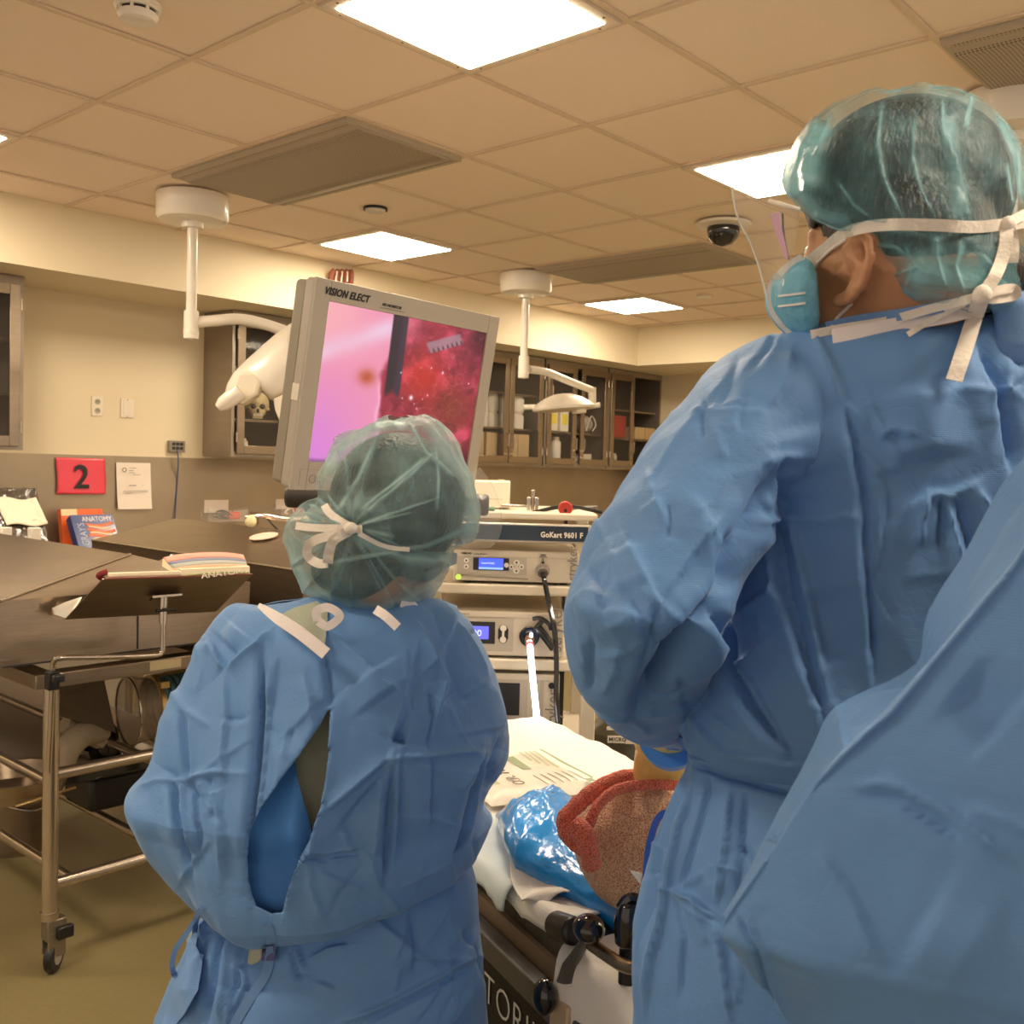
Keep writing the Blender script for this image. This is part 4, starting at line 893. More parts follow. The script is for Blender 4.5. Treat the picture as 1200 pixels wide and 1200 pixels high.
t = thing('red_cap', 'round red cap on the edge of the cart top', 'cap', M=CMx @ Matrix.Translation((cp(662,603).x,.0,zt_)))
MB().cyl((0,-.012,.014), (0,.012,.014), .021, n=28).build('disc', RED, t, bevel=.003); MB().cyl((0,-.014,.008), (0,-.012,.008), .005, n=12).build('hole', INK, t)
t = thing('cable_bundle', 'black and grey cables lying over the top of the cart', 'cable', M=CMx @ Matrix.Translation((cp(640,600).x,.1,zt_)))
CT = full(t).inverted() @ CMx
def ctop(px, py, y): p = cp(px, py, CD+y); return CT @ p
MB().tube(rope([ctop(556,599,.05),ctop(580,602,.04),ctop(605,604,.03),ctop(628,600,.04),ctop(650,595,.06),ctop(672,594,.08),ctop(690,597,.1),ctop(705,600,.12)]), .006, 8).build('cord', BLACK, t)
MB().tube(rope([ctop(600,599,.1),ctop(630,602,.1),ctop(655,600,.12),ctop(680,595,.14),ctop(700,594,.15)]), .004, 8).build('cord', GREYINK, t)
t = thing('green_drape', 'strip of green cloth on the cart top beside the printer', 'cloth', M=CMx @ Matrix.Translation((cp(560,602).x,-.01,zt_)))
MB().box((0,.02,.006), (.10,.05,.01)).build('cloth', mat('green_cloth', (.12,.25,.12), .8), t, bevel=.004)

# dark canister with labels on the floor behind the bed
c = dep(728,905,3.25)
t = thing('labelled_canister', 'dark green-brown canister with white labels behind the bed', 'canister', (c.x,c.y,0))
zc = dep(728,846,3.25).z
MB().lathe([(0,0),(.14,0),(.145,.02),(.145,zc-.09),(.12,zc-.02),(.06,zc+.02),(0,zc+.03)], 36).build('body', mat('olive_canister', (.07,.06,.035), .35), t)
tn = full(t).inverted()
for (p, q_, tx) in (((711,851),(728,856),None), ((712,862),(732,871),'MICRO'), ((733,862),(746,872),None)):
    a_ = dep(*p,3.09); b_ = dep(*q_,3.09); o_ = tn @ a_
    wl = (b_-a_).dot(KX); hl = a_.z-b_.z
    MM2 = tn @ frame(a_, KX, Vector((0,0,1)))
    MB().box2((0,-hl,0), (wl,0,.002), M=MM2).build('white_label', WHITE, t)
    if tx: text('label_lettering', tx, .016, MM2 @ Matrix.Translation((.004,-.016,.0025)), INK, t, bold=.0003); text('label_lettering', 'S. Lab', .010, MM2 @ Matrix.Translation((.014,-.027,.0025)), INK, t)

# ------------------------------------------------------------ bed
BA = math.radians(69)
BT = Vector((math.cos(BA), math.sin(BA), 0)); BN = Vector((-math.sin(BA), math.cos(BA), 0))     # along, and outwards to the camera's side
BO = at(608,1101,'z',.69); BO.z = 0
BM = Matrix(((BT.x,BN.x,0,BO.x),(BT.y,BN.y,0,BO.y),(0,0,1,0),(0,0,0,1)))
BI = BM.inverted()
def bz(px, py, z): return BI @ at(px, py, 'z', z)
def by(px, py, y): return BI @ onp(px, py, BM @ Vector((0,y,0)), BN)
t = thing('stretcher_bed', 'black wheeled stretcher lettered TORINO on its side panel, under the white sheets', 'bed', M=BM)
MAT = mat('black_upholstery', (.015,.013,.012), .4, bump=.1); SLATE = mat('slate_rail', (.075,.072,.066), .45)
MB().box2((-.42,-.585,.60), (1.0,-.015,.752)).build('mattress', MAT, t, bevel=.02)
MB().box2((-.42,-.60,.52), (1.0,.0,.60)).build('deck', BLACK, t, bevel=.01)
xg = by(656,1140,.03).x
MB().box2((xg+.02,.0,.635), (1.0,.03,.675)).build('side_rail', SLATE, t, bevel=.004)
MB().box2((-.42,.0,.635), (xg-.035,.03,.675)).build('side_rail', SLATE, t, bevel=.004)
MB().box2((xg-.03,-.01,.62), (xg+.02,.034,.69)).build('rail_end_block', mat('tan_block', (.55,.42,.28), .5), t, bevel=.003)
MB().box2((-.42,-.02,.655), (1.0,-.005,.70)).build('inner_lip', mat('tan_edge_strip', (.16,.11,.07), .5), t)
MB().box2((-.41,-.01,.30), (1.0,.012,.63)).build('side_panel', mat('gloss_black_panel', (.008,.007,.008), .5, spec=.25), t, bevel=.004)
MB().box2((-.41,.012,.455), (1.0,.016,.462)).build('panel_trim', BRS, t)
MB().box2((-.35,-.5,.12), (.8,-.1,.30)).build('base', BLACK, t, bevel=.03)
for x in (-.38, .75):
    for y in (-.52, -.02): MB().cyl((x,y-.015,.075), (x,y+.015,.075), .075, n=28).build('caster', BLACK, t)
a_ = by(567,1163,.013); b_ = by(632,1238,.013)
L_ = abs(b_.x-a_.x)
text('bed_lettering', 'TORINO', .072, frame((a_.x,.0135,a_.z-.01), (-1,0,0), (0,0,1)), mat('lettering_white', (.75,.72,.66), .5), t, sx=.95, bold=-.0012)
c = by(690,1088,.03); MB().ball(c, (.024,.022,.019)).build('lever_knob', BLACKG, t)
m = MB(); m.tube([c+Vector((0,0,-.01)), by(668,1130,.03), by(662,1150,.035)], [.008,.013,.014], 12, flat=.5); m.build('lever_arm', SLATE, t)
c2 = by(638,1168,.05); MB().ball(c2, (.020,.018,.026)).build('rail_knob', BLACKG, t)
m = MB(); m.cyl(by(650,1083,.02), by(675,1092,.02), .020); m.build('pivot_boss', BLACK, t, bevel=.006)
m = MB(); m.tube(rope([by(692,1106,.02), by(712,1120,.02), by(730,1131,.02), by(744,1134,.02), by(760,1128,.01)]), .009, 12); m.build('side_handle', mat('bronze_tube', (.38,.27,.15), .3, .9), t)

# ------------------------------------------------------------ bed linen and what lies on it
def bw(x, y, z): return BM @ Vector((x, y, z))
def fbm(p, s=1., o=4):
    return noise.fractal(Vector(p)*s, 1.0, 2.0, o)
SHEET = mat('white_sheet', (.84,.80,.74), .85, nz=.04, bump=.15, bscale=400)
PADC = mat('bluish_pad', (.62,.70,.72), .8, nz=.04)
def linen(name, lab, x0, x1, yfar, ynear, ztop, drop, m, nx=90, ny=70, amp=.008, seed=0, hem=.008, cat='sheet', out=.02):
    # a cloth lying on the mattress, its near edge folding over the side
    L = (ynear-yfar)+drop
    def f(u, v):
        x = x0+(x1-x0)*u + .02*math.sin(9*v+seed)*(.5-abs(u-.5)); s = v*(L+hem*fbm((u*4,seed,0),1.3,2))
        flat = ynear-yfar
        if s < flat: y, z = yfar+s, ztop
        else:
            q = s-flat; rr = .03; a = min(q/rr, PI/2); y = ynear+rr*math.sin(a)*out/.02*.6; z = ztop-rr*(1-math.cos(a))-max(0, q-rr*PI/2)
        n = fbm((x*3,y*3,seed),1.6,4)*amp + amp*.8*abs(fbm((x*1.5+3,y*2.5,seed+4),1.2,3))
        fall = max(0, s-flat)
        y += .010*math.sin(x*26+3*fbm((x*2,seed,1),1,2))*min(1, fall*12)
        return Vector((x, y, z+abs(n)+.002))
    t = MB().sheet(f, nx, ny).build(name, m, None, solid=.002, ang=60)
    t.data.transform(BM); 
    return tag(t, lab, cat)
linen('bed_sheet', 'white bed sheet covering the far end of the stretcher behind the towel pack', -.12, 1.02, -.60, -.02, .757, .045, SHEET, amp=.013)
linen('bed_sheet', 'white sheet hanging over the near side of the stretcher behind the black knobs', -.43, -.17, -.59, .005, .755, .15, SHEET, seed=3, amp=.012, hem=.02)
linen('absorbent_pad', 'pale bluish absorbent pad edge under the white sheet at the near side of the bed', .03, .34, -.30, -.01, .765, .06, PADC, nx=40, ny=40, seed=7, amp=.006, cat='pad')
m = MB()
pp = [(596,1000),(610,1012),(648,1036),(668,1040),(650,1052),(612,1072),(598,1055)]
def corner(u, v):
    a = at(596,998,'z',.79).lerp(at(668,1046,'z',.785), u); b = at(600,1052,'z',.762).lerp(at(622,1072,'z',.745), u)
    p = a.lerp(b, v*(1-.35*abs(2*u-1))); p.z += .004+.006*math.sin(6*u+4*v); return p
o = MB().sheet(corner, 26, 18).build('folded_drape', SHEET, None, solid=.002, ang=60)
tag(o, 'triangular white cloth corner hanging below the blue plastic bag', 'cloth')

# towel pack
PK = mat('pack_wrap', (.80,.74,.64), .35, nz=.04, bump=.25, bscale=22, coat=.3)
GRN = mat('sage_print', (.30,.36,.22), .6); GRN2 = mat('pale_sage_print', (.48,.50,.36), .6)
t = thing('towel_pack', 'cream wrapped pack printed O.R. Towels in green, lying on the bed sheet', 'package', M=BM @ Matrix.Translation((.36,-.38,.775)))
pw, ph = .26, .255
MB().sheet(lambda u, v: (pw*u, ph*v, .022*min(1,8*min(u,1-u,v,1-v))**.5+.003*math.sin(9*u)*math.sin(7*v)+.002), 40, 40).build('wrap', PK, t, ang=70)
zt = .0275
def ink(x0, y0, x1, y1, m=GRN, n=16):
    mb = MB(); mb.sheet(lambda u, v: (x0+(x1-x0)*u, y0+(y1-y0)*v, .022+.003*math.sin(9*(x0+(x1-x0)*u)/pw)*math.sin(7*(y0+(y1-y0)*v)/ph)+.0032), n, n); return mb
ink(.02,.005,.25,.013).build('printed_border', GRN, t); ink(.0,.012,.02,.03).build('printed_corner', GRN, t)
ink(.13,.095,.22,.118).build('printed_block', GRN, t)
for k in range(4): ink(.12+.02*k,.03+.012*k,.24,.036+.012*k).build('printed_line', GRN2, t)
for k in range(6): ink(.015,.03+.017*k,.085,.033+.017*k).build('printed_line', GREYINK, t)
ink(.06,.205,.20,.245).build('printed_band', GRN2, t)
text('pack_lettering', 'O.R. Towels', .034, Matrix.Translation((.03,.160,zt)), GREYINK, t, shear=.2)
text('pack_lettering', 'MEDICS', .030, Matrix.Translation((.075,.213,zt+.001)), PLAST, t, bold=.0004)
# blue plastic bag
BLUEP = mat('blue_plastic_film', (.005,.26,.75), .22, nz=.25, nscale=14, bump=.35, bscale=45, spec=.6, coat=.4)
secs = [((580,957),(650,934),.02,.775),((583,966),(664,938),.05,.78),((590,985),(672,946),.06,.78),((602,1007),(672,966),.055,.775),((625,1022),(674,985),.045,.77),((650,1036),(686,1003),.042,.765),((678,1052),(706,1024),.038,.76),((704,1068),(724,1045),.034,.755),((728,1089),(742,1064),.03,.75)]
def bag(u, v):
    k = v*(len(secs)-1); i = min(int(k), len(secs)-2); f = k-i
    A0, B0, h0, z0 = secs[i]; A1, B1, h1, z1 = secs[i+1]
    a = Vector(A0).lerp(Vector(A1), f); b = Vector(B0).lerp(Vector(B1), f); h = h0+(h1-h0)*f; z = z0+(z1-z0)*f
    A_ = at(a.x, a.y, 'z', z+h*.5); B_ = at(b.x, b.y, 'z', z+h*.5); c = (A_+B_)/2; d = (B_-A_)/2; w = 2*PI*u
    n = fbm((math.cos(w)*1.2, math.sin(w)*1.2, v*5),1.6,4)*(1-v*.75)
    return c + d*math.cos(w)*(1+.03*n) + Vector((0,0,h*math.sin(w)*(.85+.2*n)))
o = MB().sheet(bag, 90, 110, closed=True).build('plastic_bag', BLUEP, None, ang=70)
tag(o, 'shiny blue plastic bag wrapped round a limb, narrowing towards the black clamp', 'bag')
c = dep(737,1082,1.36); t = thing('limb_clamp', 'glossy black clamp gripping the narrow end of the blue bag', 'clamp', c)
m = MB(); m.tube([c+Vector((0,0,-.03)), c+Vector((0,0,.0)), c+Vector((.0,.0,.03))], [.018,.021,.014], 20); m.build('jaw', BLACKG, t, world=True, bevel=.004)
m = MB(); m.tube(rope([c+KX*-.012+Vector((0,0,.02)), c+KX*.0+Vector((0,0,.034)), c+KX*.02+Vector((0,0,.03))]), .008, 8); m.build('knob', BLACKG, t, world=True)
MB().cyl(c+Vector((0,0,-.03)), Vector((c.x,c.y,.72)), .012).build('post', BLACK, t, world=True)
# towel
TW = bpy.data.materials.new('terry_towel'); TW.use_nodes = True; nt = TW.node_tree; b = nt.nodes['Principled BSDF']
tc = nt.nodes.new('ShaderNodeTexCoord'); n1 = nt.nodes.new('ShaderNodeTexNoise'); n1.inputs['Scale'].default_value = 430; n1.inputs['Detail'].default_value = 2
n2 = nt.nodes.new('ShaderNodeTexVoronoi'); n2.inputs['Scale'].default_value = 330
cr = nt.nodes.new('ShaderNodeValToRGB'); cr.color_ramp.elements[0].position = .36; cr.color_ramp.elements[0].color = (.60,.19,.09,1); cr.color_ramp.elements[1].position = .56; cr.color_ramp.elements[1].color = (1,.66,.40,1)
bp = nt.nodes.new('ShaderNodeBump'); bp.inputs['Strength'].default_value = 1; bp.inputs['Distance'].default_value = .004
L = nt.links.new; L(tc.outputs['Object'], n1.inputs['Vector']); L(tc.outputs['Object'], n2.inputs['Vector']); L(n1.outputs['Fac'], cr.inputs[0]); L(cr.outputs[0], b.inputs['Base Color']); L(n2.outputs['Distance'], bp.inputs['Height']); L(bp.outputs[0], b.inputs['Normal'])
b.inputs['Roughness'].default_value = .95; b.inputs['Sheen Weight'].default_value = .3
TW2 = TW.copy(); TW2.name = 'red_terry_edge'; cr2 = [n for n in TW2.node_tree.nodes if n.type == 'VALTORGB'][0]
cr2.color_ramp.elements[0].color = (.55,.06,.035,1); cr2.color_ramp.elements[1].color = (1,.24,.14,1)
Dt = 1.58
def tdome(u, v):
    w = 2*PI*u; r = math.sin(v*PI/2)
    cxp, cyp = 748, 985
    rx = 78*(1+.05*math.sin(3*w)); ry = 80 if math.sin(w) > 0 else 78
    p = dep(cxp+rx*r*math.cos(w), cyp-ry*r*math.sin(w), Dt)
    h = .12*math.cos(v*PI/2)
    n = .006*fbm((p.x*9,p.y*9,p.z*9),1,4)+.0022*fbm((p.x*160,p.y*160,p.z*160),1,2)
    return p - FWD*(h+n)
t = thing('terry_towel', 'salmon and red terry towel wrapped over a rounded form on the bed', 'towel', dep(748,985,Dt))
MB().sheet(tdome, 150, 90, closed=True).build('towel_body', TW, t, world=True, ang=180)
rim = rope([dep(x,y,d) for x, y, d in ((700,1015,1.44),(676,990,1.45),(664,975,1.46),(662,960,1.47),(676,944,1.48),(698,926,1.5),(722,914,1.53),(750,910,1.56),(785,911,1.58),(815,915,1.6))], 12)
rr = [.004+.008*min(1,i/12)*(1+.3*fbm((i*.15,0,0),1,2)) for i in range(len(rim))]
m = MB(); m.tube(rim, rr, 18); 
o = m.build('red_edge', TW2, t, world=True, ang=180)
m = MB(); m.tube(rope([dep(672,968,1.43),dep(684,978,1.42),dep(690,996,1.42),dep(694,1014,1.43)], 12), [.016]*20+[.014]*17, 16); m.build('red_fold', TW2, t, world=True, ang=180)
m = MB(); m.tube(rope([dep(690,968,1.45),dep(700,945,1.46),dep(722,926,1.48),dep(752,920,1.5),dep(790,920,1.52)], 12), .008, 12); m.build('inner_red_fold', TW2, t, world=True, ang=180)  # another roll of the red terry, inside the edge
# blue strap with white tip near the man's gown
TAPE = mat('royal_blue_tape', (.02,.10,.50), .45)
def ribbon(pts, w, m, name, parent=None, up=None, th=.0012, taper=None, n=8):
    P = rope(pts, n) if len(pts) > 2 else [Vector(p) for p in pts]
    V = []; k = len(P)
    for i, p in enumerate(P):
        tt = (P[min(i+1,k-1)]-P[max(i-1,0)]).normalized(); view = (p-EYE).normalized() if up is None else Vector(up)
        s_ = tt.cross(view).normalized()*(w/2*(1 if not taper else taper(i/(k-1))))
        V += [p-s_, p+s_]
    mb = MB(); mb._add(V, [(2*i,2*i+1,2*i+3,2*i+2) for i in range(k-1)])
    return mb.build(name, m, parent, world=True, solid=th, smooth=False)
t = thing('drape_strap', 'royal blue tape strap with a white pointed tip beside the towel', 'strap', dep(760,1000,1.3))
ribbon([dep(x,y,1.32) for x, y in ((790,950),(772,958),(762,985),(758,1015),(758,1036),(768,1048),(785,1050))], .009, TAPE, 'strap', t)
m = MB(); m.prism([dep(738,1020,1.31),dep(753,1024,1.31),dep(750,1036,1.31)], FWD*.002); m.build('tip', WHITE, t, world=True)

# ------------------------------------------------------------ people: tools
from mathutils.bvhtree import BVHTree
from mathutils.geometry import delaunay_2d_cdt
def fuse(mb, voxel, name, m, it=4, parent=None):
    bmesh.ops.recalc_face_normals(mb.bm, faces=mb.bm.faces[:])
    me = bpy.data.meshes.new('tmp'); mb.bm.to_mesh(me); mb.bm.free()
    o = bpy.data.objects.new('tmp', me); COL.objects.link(o)
    q = o.modifiers.new('r', 'REMESH'); q.mode = 'VOXEL'; q.voxel_size = voxel
    s_ = o.modifiers.new('s', 'SMOOTH'); s_.iterations = it; s_.factor = .5
    bpy.context.view_layer.update()
    nm = bpy.data.meshes.new_from_object(o.evaluated_get(bpy.context.evaluated_depsgraph_get()))
    bpy.data.objects.remove(o); bpy.data.meshes.remove(me)
    nm.name = name; nm.materials.clear(); nm.materials.append(m)
    nm.polygons.foreach_set('use_smooth', [True]*len(nm.polygons))
    r = bpy.data.objects.new(name, nm); COL.objects.link(r)
    if parent: r.parent = parent
    return r
def resample(pts, n):
    P = [Vector(p) for p in pts]; Q = rope([p.to_3d() for p in P], 12)
    d = [0]
    for i in range(1, len(Q)): d.append(d[-1]+(Q[i]-Q[i-1]).length)
    # keep the station of every given point: uniform in index, so left and right stay paired
    m_ = len(pts)-1; out = []
    for k in range(n):
        t = k/(n-1)*m_*12; i = min(int(t), len(Q)-2); out.append(Q[i].lerp(Q[i+1], t-i))
    return out
def lerpl(a, t):
    k = t*(len(a)-1); i = min(int(k), len(a)-2); return a[i]+(a[i+1]-a[i])*(k-i)
def loft(Lp, Rp, D, th, dc=None, nu=200, nv=200, pw=1.0, sq=1.0, dl=0., full_=False):
    """closed tube through paired left/right outline points (depth D, half depth th, depth offset dc)"""
    A = resample(Lp, nv); B = resample(Rp, nv); V = []
    for j in range(nv):
        t = j/(nv-1); h = lerpl(th, t); o = lerpl(dc, t) if dc else 0
        a = dep(A[j].x, A[j].y, D+o+dl); b = dep(B[j].x, B[j].y, D+o); c = (a+b)/2; d = (b-a)/2
        for i in range(nu):
            w = 2*PI*i/nu; cx = math.cos(w); sx = math.sin(w)
            cx = math.copysign(abs(cx)**sq, cx)
            p = c + d*cx - KY*h*math.copysign(abs(sx)**pw, sx)
            if full_:       # puffed out evenly as seen from the side it bulges to
                q = c + d*cx; p = EYE + (q-EYE)*((p-EYE).dot(FWD)/(q-EYE).dot(FWD))
            V.append(p)
    F = [(j*nu+i, j*nu+(i+1) % nu, (j+1)*nu+(i+1) % nu, (j+1)*nu+i) for j in range(nv-1) for i in range(nu)]
    return V, F
E0 = np.array(EYE); Rn, Un, Fn = np.array(RGT), np.array(UPV), np.array(FWD)
def project(P):
    C = P-E0; z = C@Fn; return np.stack([600+FPX*(C@Rn)/z, 600-FPX*(C@Un)/z], 1)
def segdist(Q, pts):
    best = np.full(len(Q), 1e9); par = np.zeros(len(Q)); side = np.zeros(len(Q)); n = len(pts)-1
    for i in range(n):
        a = np.array(pts[i], float); b = np.array(pts[i+1], float); ab = b-a; L = max(ab@ab, 1e-9)
        t = np.clip(((Q-a)@ab)/L, 0, 1); d = Q-(a+t[:,None]*ab); dd = np.hypot(d[:,0], d[:,1])
        k = dd < best; best[k] = dd[k]; par[k] = ((i+t)/n)[k]; side[k] = np.sign(ab[0]*d[:,1]-ab[1]*d[:,0])[k]
    return best, par, side
def cloth_mesh(name, V, F, m, parent, strokes=(), crumple=.006, cscale=7., seed=0, hole=None, auto=None, solid=.0, stretch=(1,1,.45)):
    me = bpy.data.meshes.new(name); me.from_pydata([tuple(v) for v in V], [], F); me.update()
    bm = bmesh.new(); bm.from_mesh(me); bmesh.ops.recalc_face_normals(bm, faces=bm.faces[:]); bm.to_mesh(me); bm.free()
    n = len(me.vertices); P = np.zeros(n*3); me.vertices.foreach_get('co', P); P = P.reshape(-1,3)
    N = np.zeros(n*3); me.vertices.foreach_get('normal', N); N = N.reshape(-1,3)
    cen = P.mean(0)
    if ((P-cen)*N).sum() < 0: N = -N
    face = ((E0-P)*N).sum(1)/np.linalg.norm(E0-P, axis=1)
    w = np.clip(face*4+.6, 0, 1)
    disp = np.zeros(n)
    # flat facets between straight creases: a sum of bent triangle waves, each living in its own area
    rg = np.random.RandomState(int(seed*13)+1); G = P*np.array(stretch)*cscale
    wob = np.stack([np.sin(G@rg.uniform(-1,1,3)*.9+rg.uniform(0,6)) for _ in range(3)], 1)*.35
    for k in range(9):
        f = (.28, .36, .5, .62, .8, 1.1, 1.4, 1.9, 2.4)[k]; dr = rg.normal(size=3); dr /= np.linalg.norm(dr)
        ph = (G+wob)@dr*f+rg.uniform(0,1); tri = np.abs(ph-np.floor(ph)-.5)*2-.5
        a1, a2 = rg.normal(size=3)*.45*f, rg.normal(size=3)*.6*f
        mask = np.clip(.5+.9*np.sin(G@a1*2+rg.uniform(0,6))*np.sin(G@a2*2+rg.uniform(0,6)), 0, 1)
        disp += crumple*(1.7 if k < 3 else 1.9)/(.6+f)*tri*mask
    Q = project(P)
    allst = list(strokes)
    if auto:
        x0, y0, x1, y1, cnt = auto; rr_ = random.Random(int(seed*7)+3)
        for k in range(cnt):
            cx, cy = rr_.uniform(x0,x1), rr_.uniform(y0,y1); a = rr_.choice([rr_.gauss(PI/2,.35), rr_.uniform(0,PI)]); L_ = rr_.uniform(18,70); b = a+rr_.uniform(-.35,.35)
            allst.append((rr_.choice('rrv'), [(cx-math.cos(a)*L_,cy-math.sin(a)*L_),(cx,cy),(cx+math.cos(b)*L_*.7,cy+math.sin(b)*L_*.7)], rr_.uniform(3,6), rr_.uniform(.0025,.006)))
    for s_ in allst:
        kind, pts, wd, amp = s_[:4]
        dd, t, side = segdist(Q, pts)
        fade = np.clip(np.minimum(t, 1-t)*5+.15, 0, 1)
        crisp = side*np.tanh(dd/1.2)
        if kind == 'r': f = amp*(np.exp(-dd/wd)*.65+.35*crisp*np.exp(-dd/(wd*3.5)))
        elif kind == 'v': f = amp*(-.5*np.exp(-(dd/wd)**2)+.5*crisp*np.exp(-dd/(wd*3)))
        elif kind == 'q': f = -amp*np.exp(-(dd/wd)**2)
        elif kind == 'd': f = amp*np.exp(-(dd/wd)**2)
        elif kind == 's': f = amp*np.where(side > 0, 1, -1)*np.exp(-dd/wd); 
        disp += f*fade*w
    P2 = P + N*disp[:,None]
    me.vertices.foreach_set('co', P2.ravel()); me.update()
    if hole:
        bm = bmesh.new(); bm.from_mesh(me); bm.verts.ensure_lookup_table(); bm.faces.ensure_lookup_table()
        H = np.array(hole, float)
        def inside(q):
            x, y = q; c = False; j = len(H)-1
            for i in range(len(H)):
                if (H[i,1] > y) != (H[j,1] > y) and x < (H[j,0]-H[i,0])*(y-H[i,1])/(H[j,1]-H[i,1])+H[i,0]: c = not c
                j = i
            return c
        Q2 = project(P2); dead = []
        lo, hi = H.min(0)-3, H.max(0)+3
        for f in bm.faces:
            c = Q2[[v.index for v in f.verts]].mean(0)
            if (c > lo).all() and (c < hi).all() and all(face[v.index] > 0 for v in f.verts) and inside(c): dead.append(f)
        bmesh.ops.delete(bm, geom=dead, context='FACES')
        bm.verts.ensure_lookup_table()
        for v in bm.verts:
            if v.is_boundary:
                q = project(np.array(v.co)[None])[0]
                if (q > lo-4).all() and (q < hi+4).all():
                    ring = list(H)+[H[0]]; best = None
                    for a, b in zip(ring[:-1], ring[1:]):
                        ab = b-a; t = np.clip(((q-a)@ab)/(ab@ab), 0, 1); c = a+t*ab; d = np.hypot(*(q-c))
                        if best is None or d < best[0]: best = (d, c)
                    if best[0] < 6:
                        D = (v.co-EYE).dot(FWD); v.co = dep(best[1][0], best[1][1], D)
        bm.to_mesh(me); bm.free()
    me.materials.append(m); me.polygons.foreach_set('use_smooth', [True]*len(me.polygons))
    o = bpy.data.objects.new(name, me); COL.objects.link(o)
    if parent: o.parent = parent; me.transform(full(parent).inverted())
    if solid: q = o.modifiers.new('s', 'SOLIDIFY'); q.thickness = solid; q.offset = -1
    return o
def bvh_of(objs):
    V, F = [], []
    for o in objs:
        M_ = full(o); k = len(V); V += [M_ @ v.co for v in o.data.vertices]; F += [[k+i for i in p.vertices] for p in o.data.polygons]
    return BVHTree.FromPolygons(V, F)
def hit(bvh, px, py, off=0., default=1.2):
    d = ray(px, py); dn = d.normalized(); h = bvh.ray_cast(EYE, dn)
    if h[0] is None: return dep(px, py, default)
    return h[0] + dn*off
def patch(name, poly, bvh, off, m, parent, step=7, default=1.2, wob=0.):
    ring = []
    for a, b in zip(poly, poly[1:]+poly[:1]):
        L_ = math.hypot(b[0]-a[0], b[1]-a[1]); k = max(1, int(L_/step))
        for i in range(k): ring.append((a[0]+(b[0]-a[0])*i/k, a[1]+(b[1]-a[1])*i/k))
    n = len(ring); pts = [Vector(p) for p in ring]
    x0, x1 = min(p[0] for p in ring), max(p[0] for p in ring); y0, y1 = min(p[1] for p in ring), max(p[1] for p in ring)
    y = y0+step/2
    while y < y1:
        x = x0+step/2
        while x < x1: pts.append(Vector((x+random.uniform(-1,1), y+random.uniform(-1,1)))); x += step
        y += step
    vs, _, fs, *_ = delaunay_2d_cdt(pts, [], [list(range(n))], 1, 1e-4)
    mb = MB(); dd = []
    V = []
    for v in vs:
        p = hit(bvh, v.x, v.y, off, default)
        if wob: p = p + FWD*wob*noise.noise(Vector((v.x*.03, v.y*.012, 1)))
        V.append(p)
    mb._add(V, fs)
    return mb.build(name, m, parent, world=True, ang=180)
def tie(name, pts, bvh, off, w, m, parent, default=1.2, th=.0012, taper=None, n=8):
    P = []
    R_ = rope([Vector((x,y,0)) for x, y in pts], n)
    for p in R_: P.append(hit(bvh, p.x, p.y, off, default))
    for _ in range(2): P = [P[0]]+[(P[i-1]+P[i]*2+P[i+1])/4 for i in range(1, len(P)-1)]+[P[-1]]
    V = []; k = len(P)
    for i, p in enumerate(P):
        tt = (P[min(i+1,k-1)]-P[max(i-1,0)]).normalized(); s_ = tt.cross((p-EYE).normalized()).normalized()*(w/2*(taper(i/(k-1)) if taper else 1))
        V += [p-s_, p, p+s_]
    F = []
    for i in range(k-1): F += [(3*i,3*i+1,3*i+4,3*i+3), (3*i+1,3*i+2,3*i+5,3*i+4)]
    mb = MB(); mb._add(V, F); return mb.build(name, m, parent, world=True, solid=th, smooth=False)

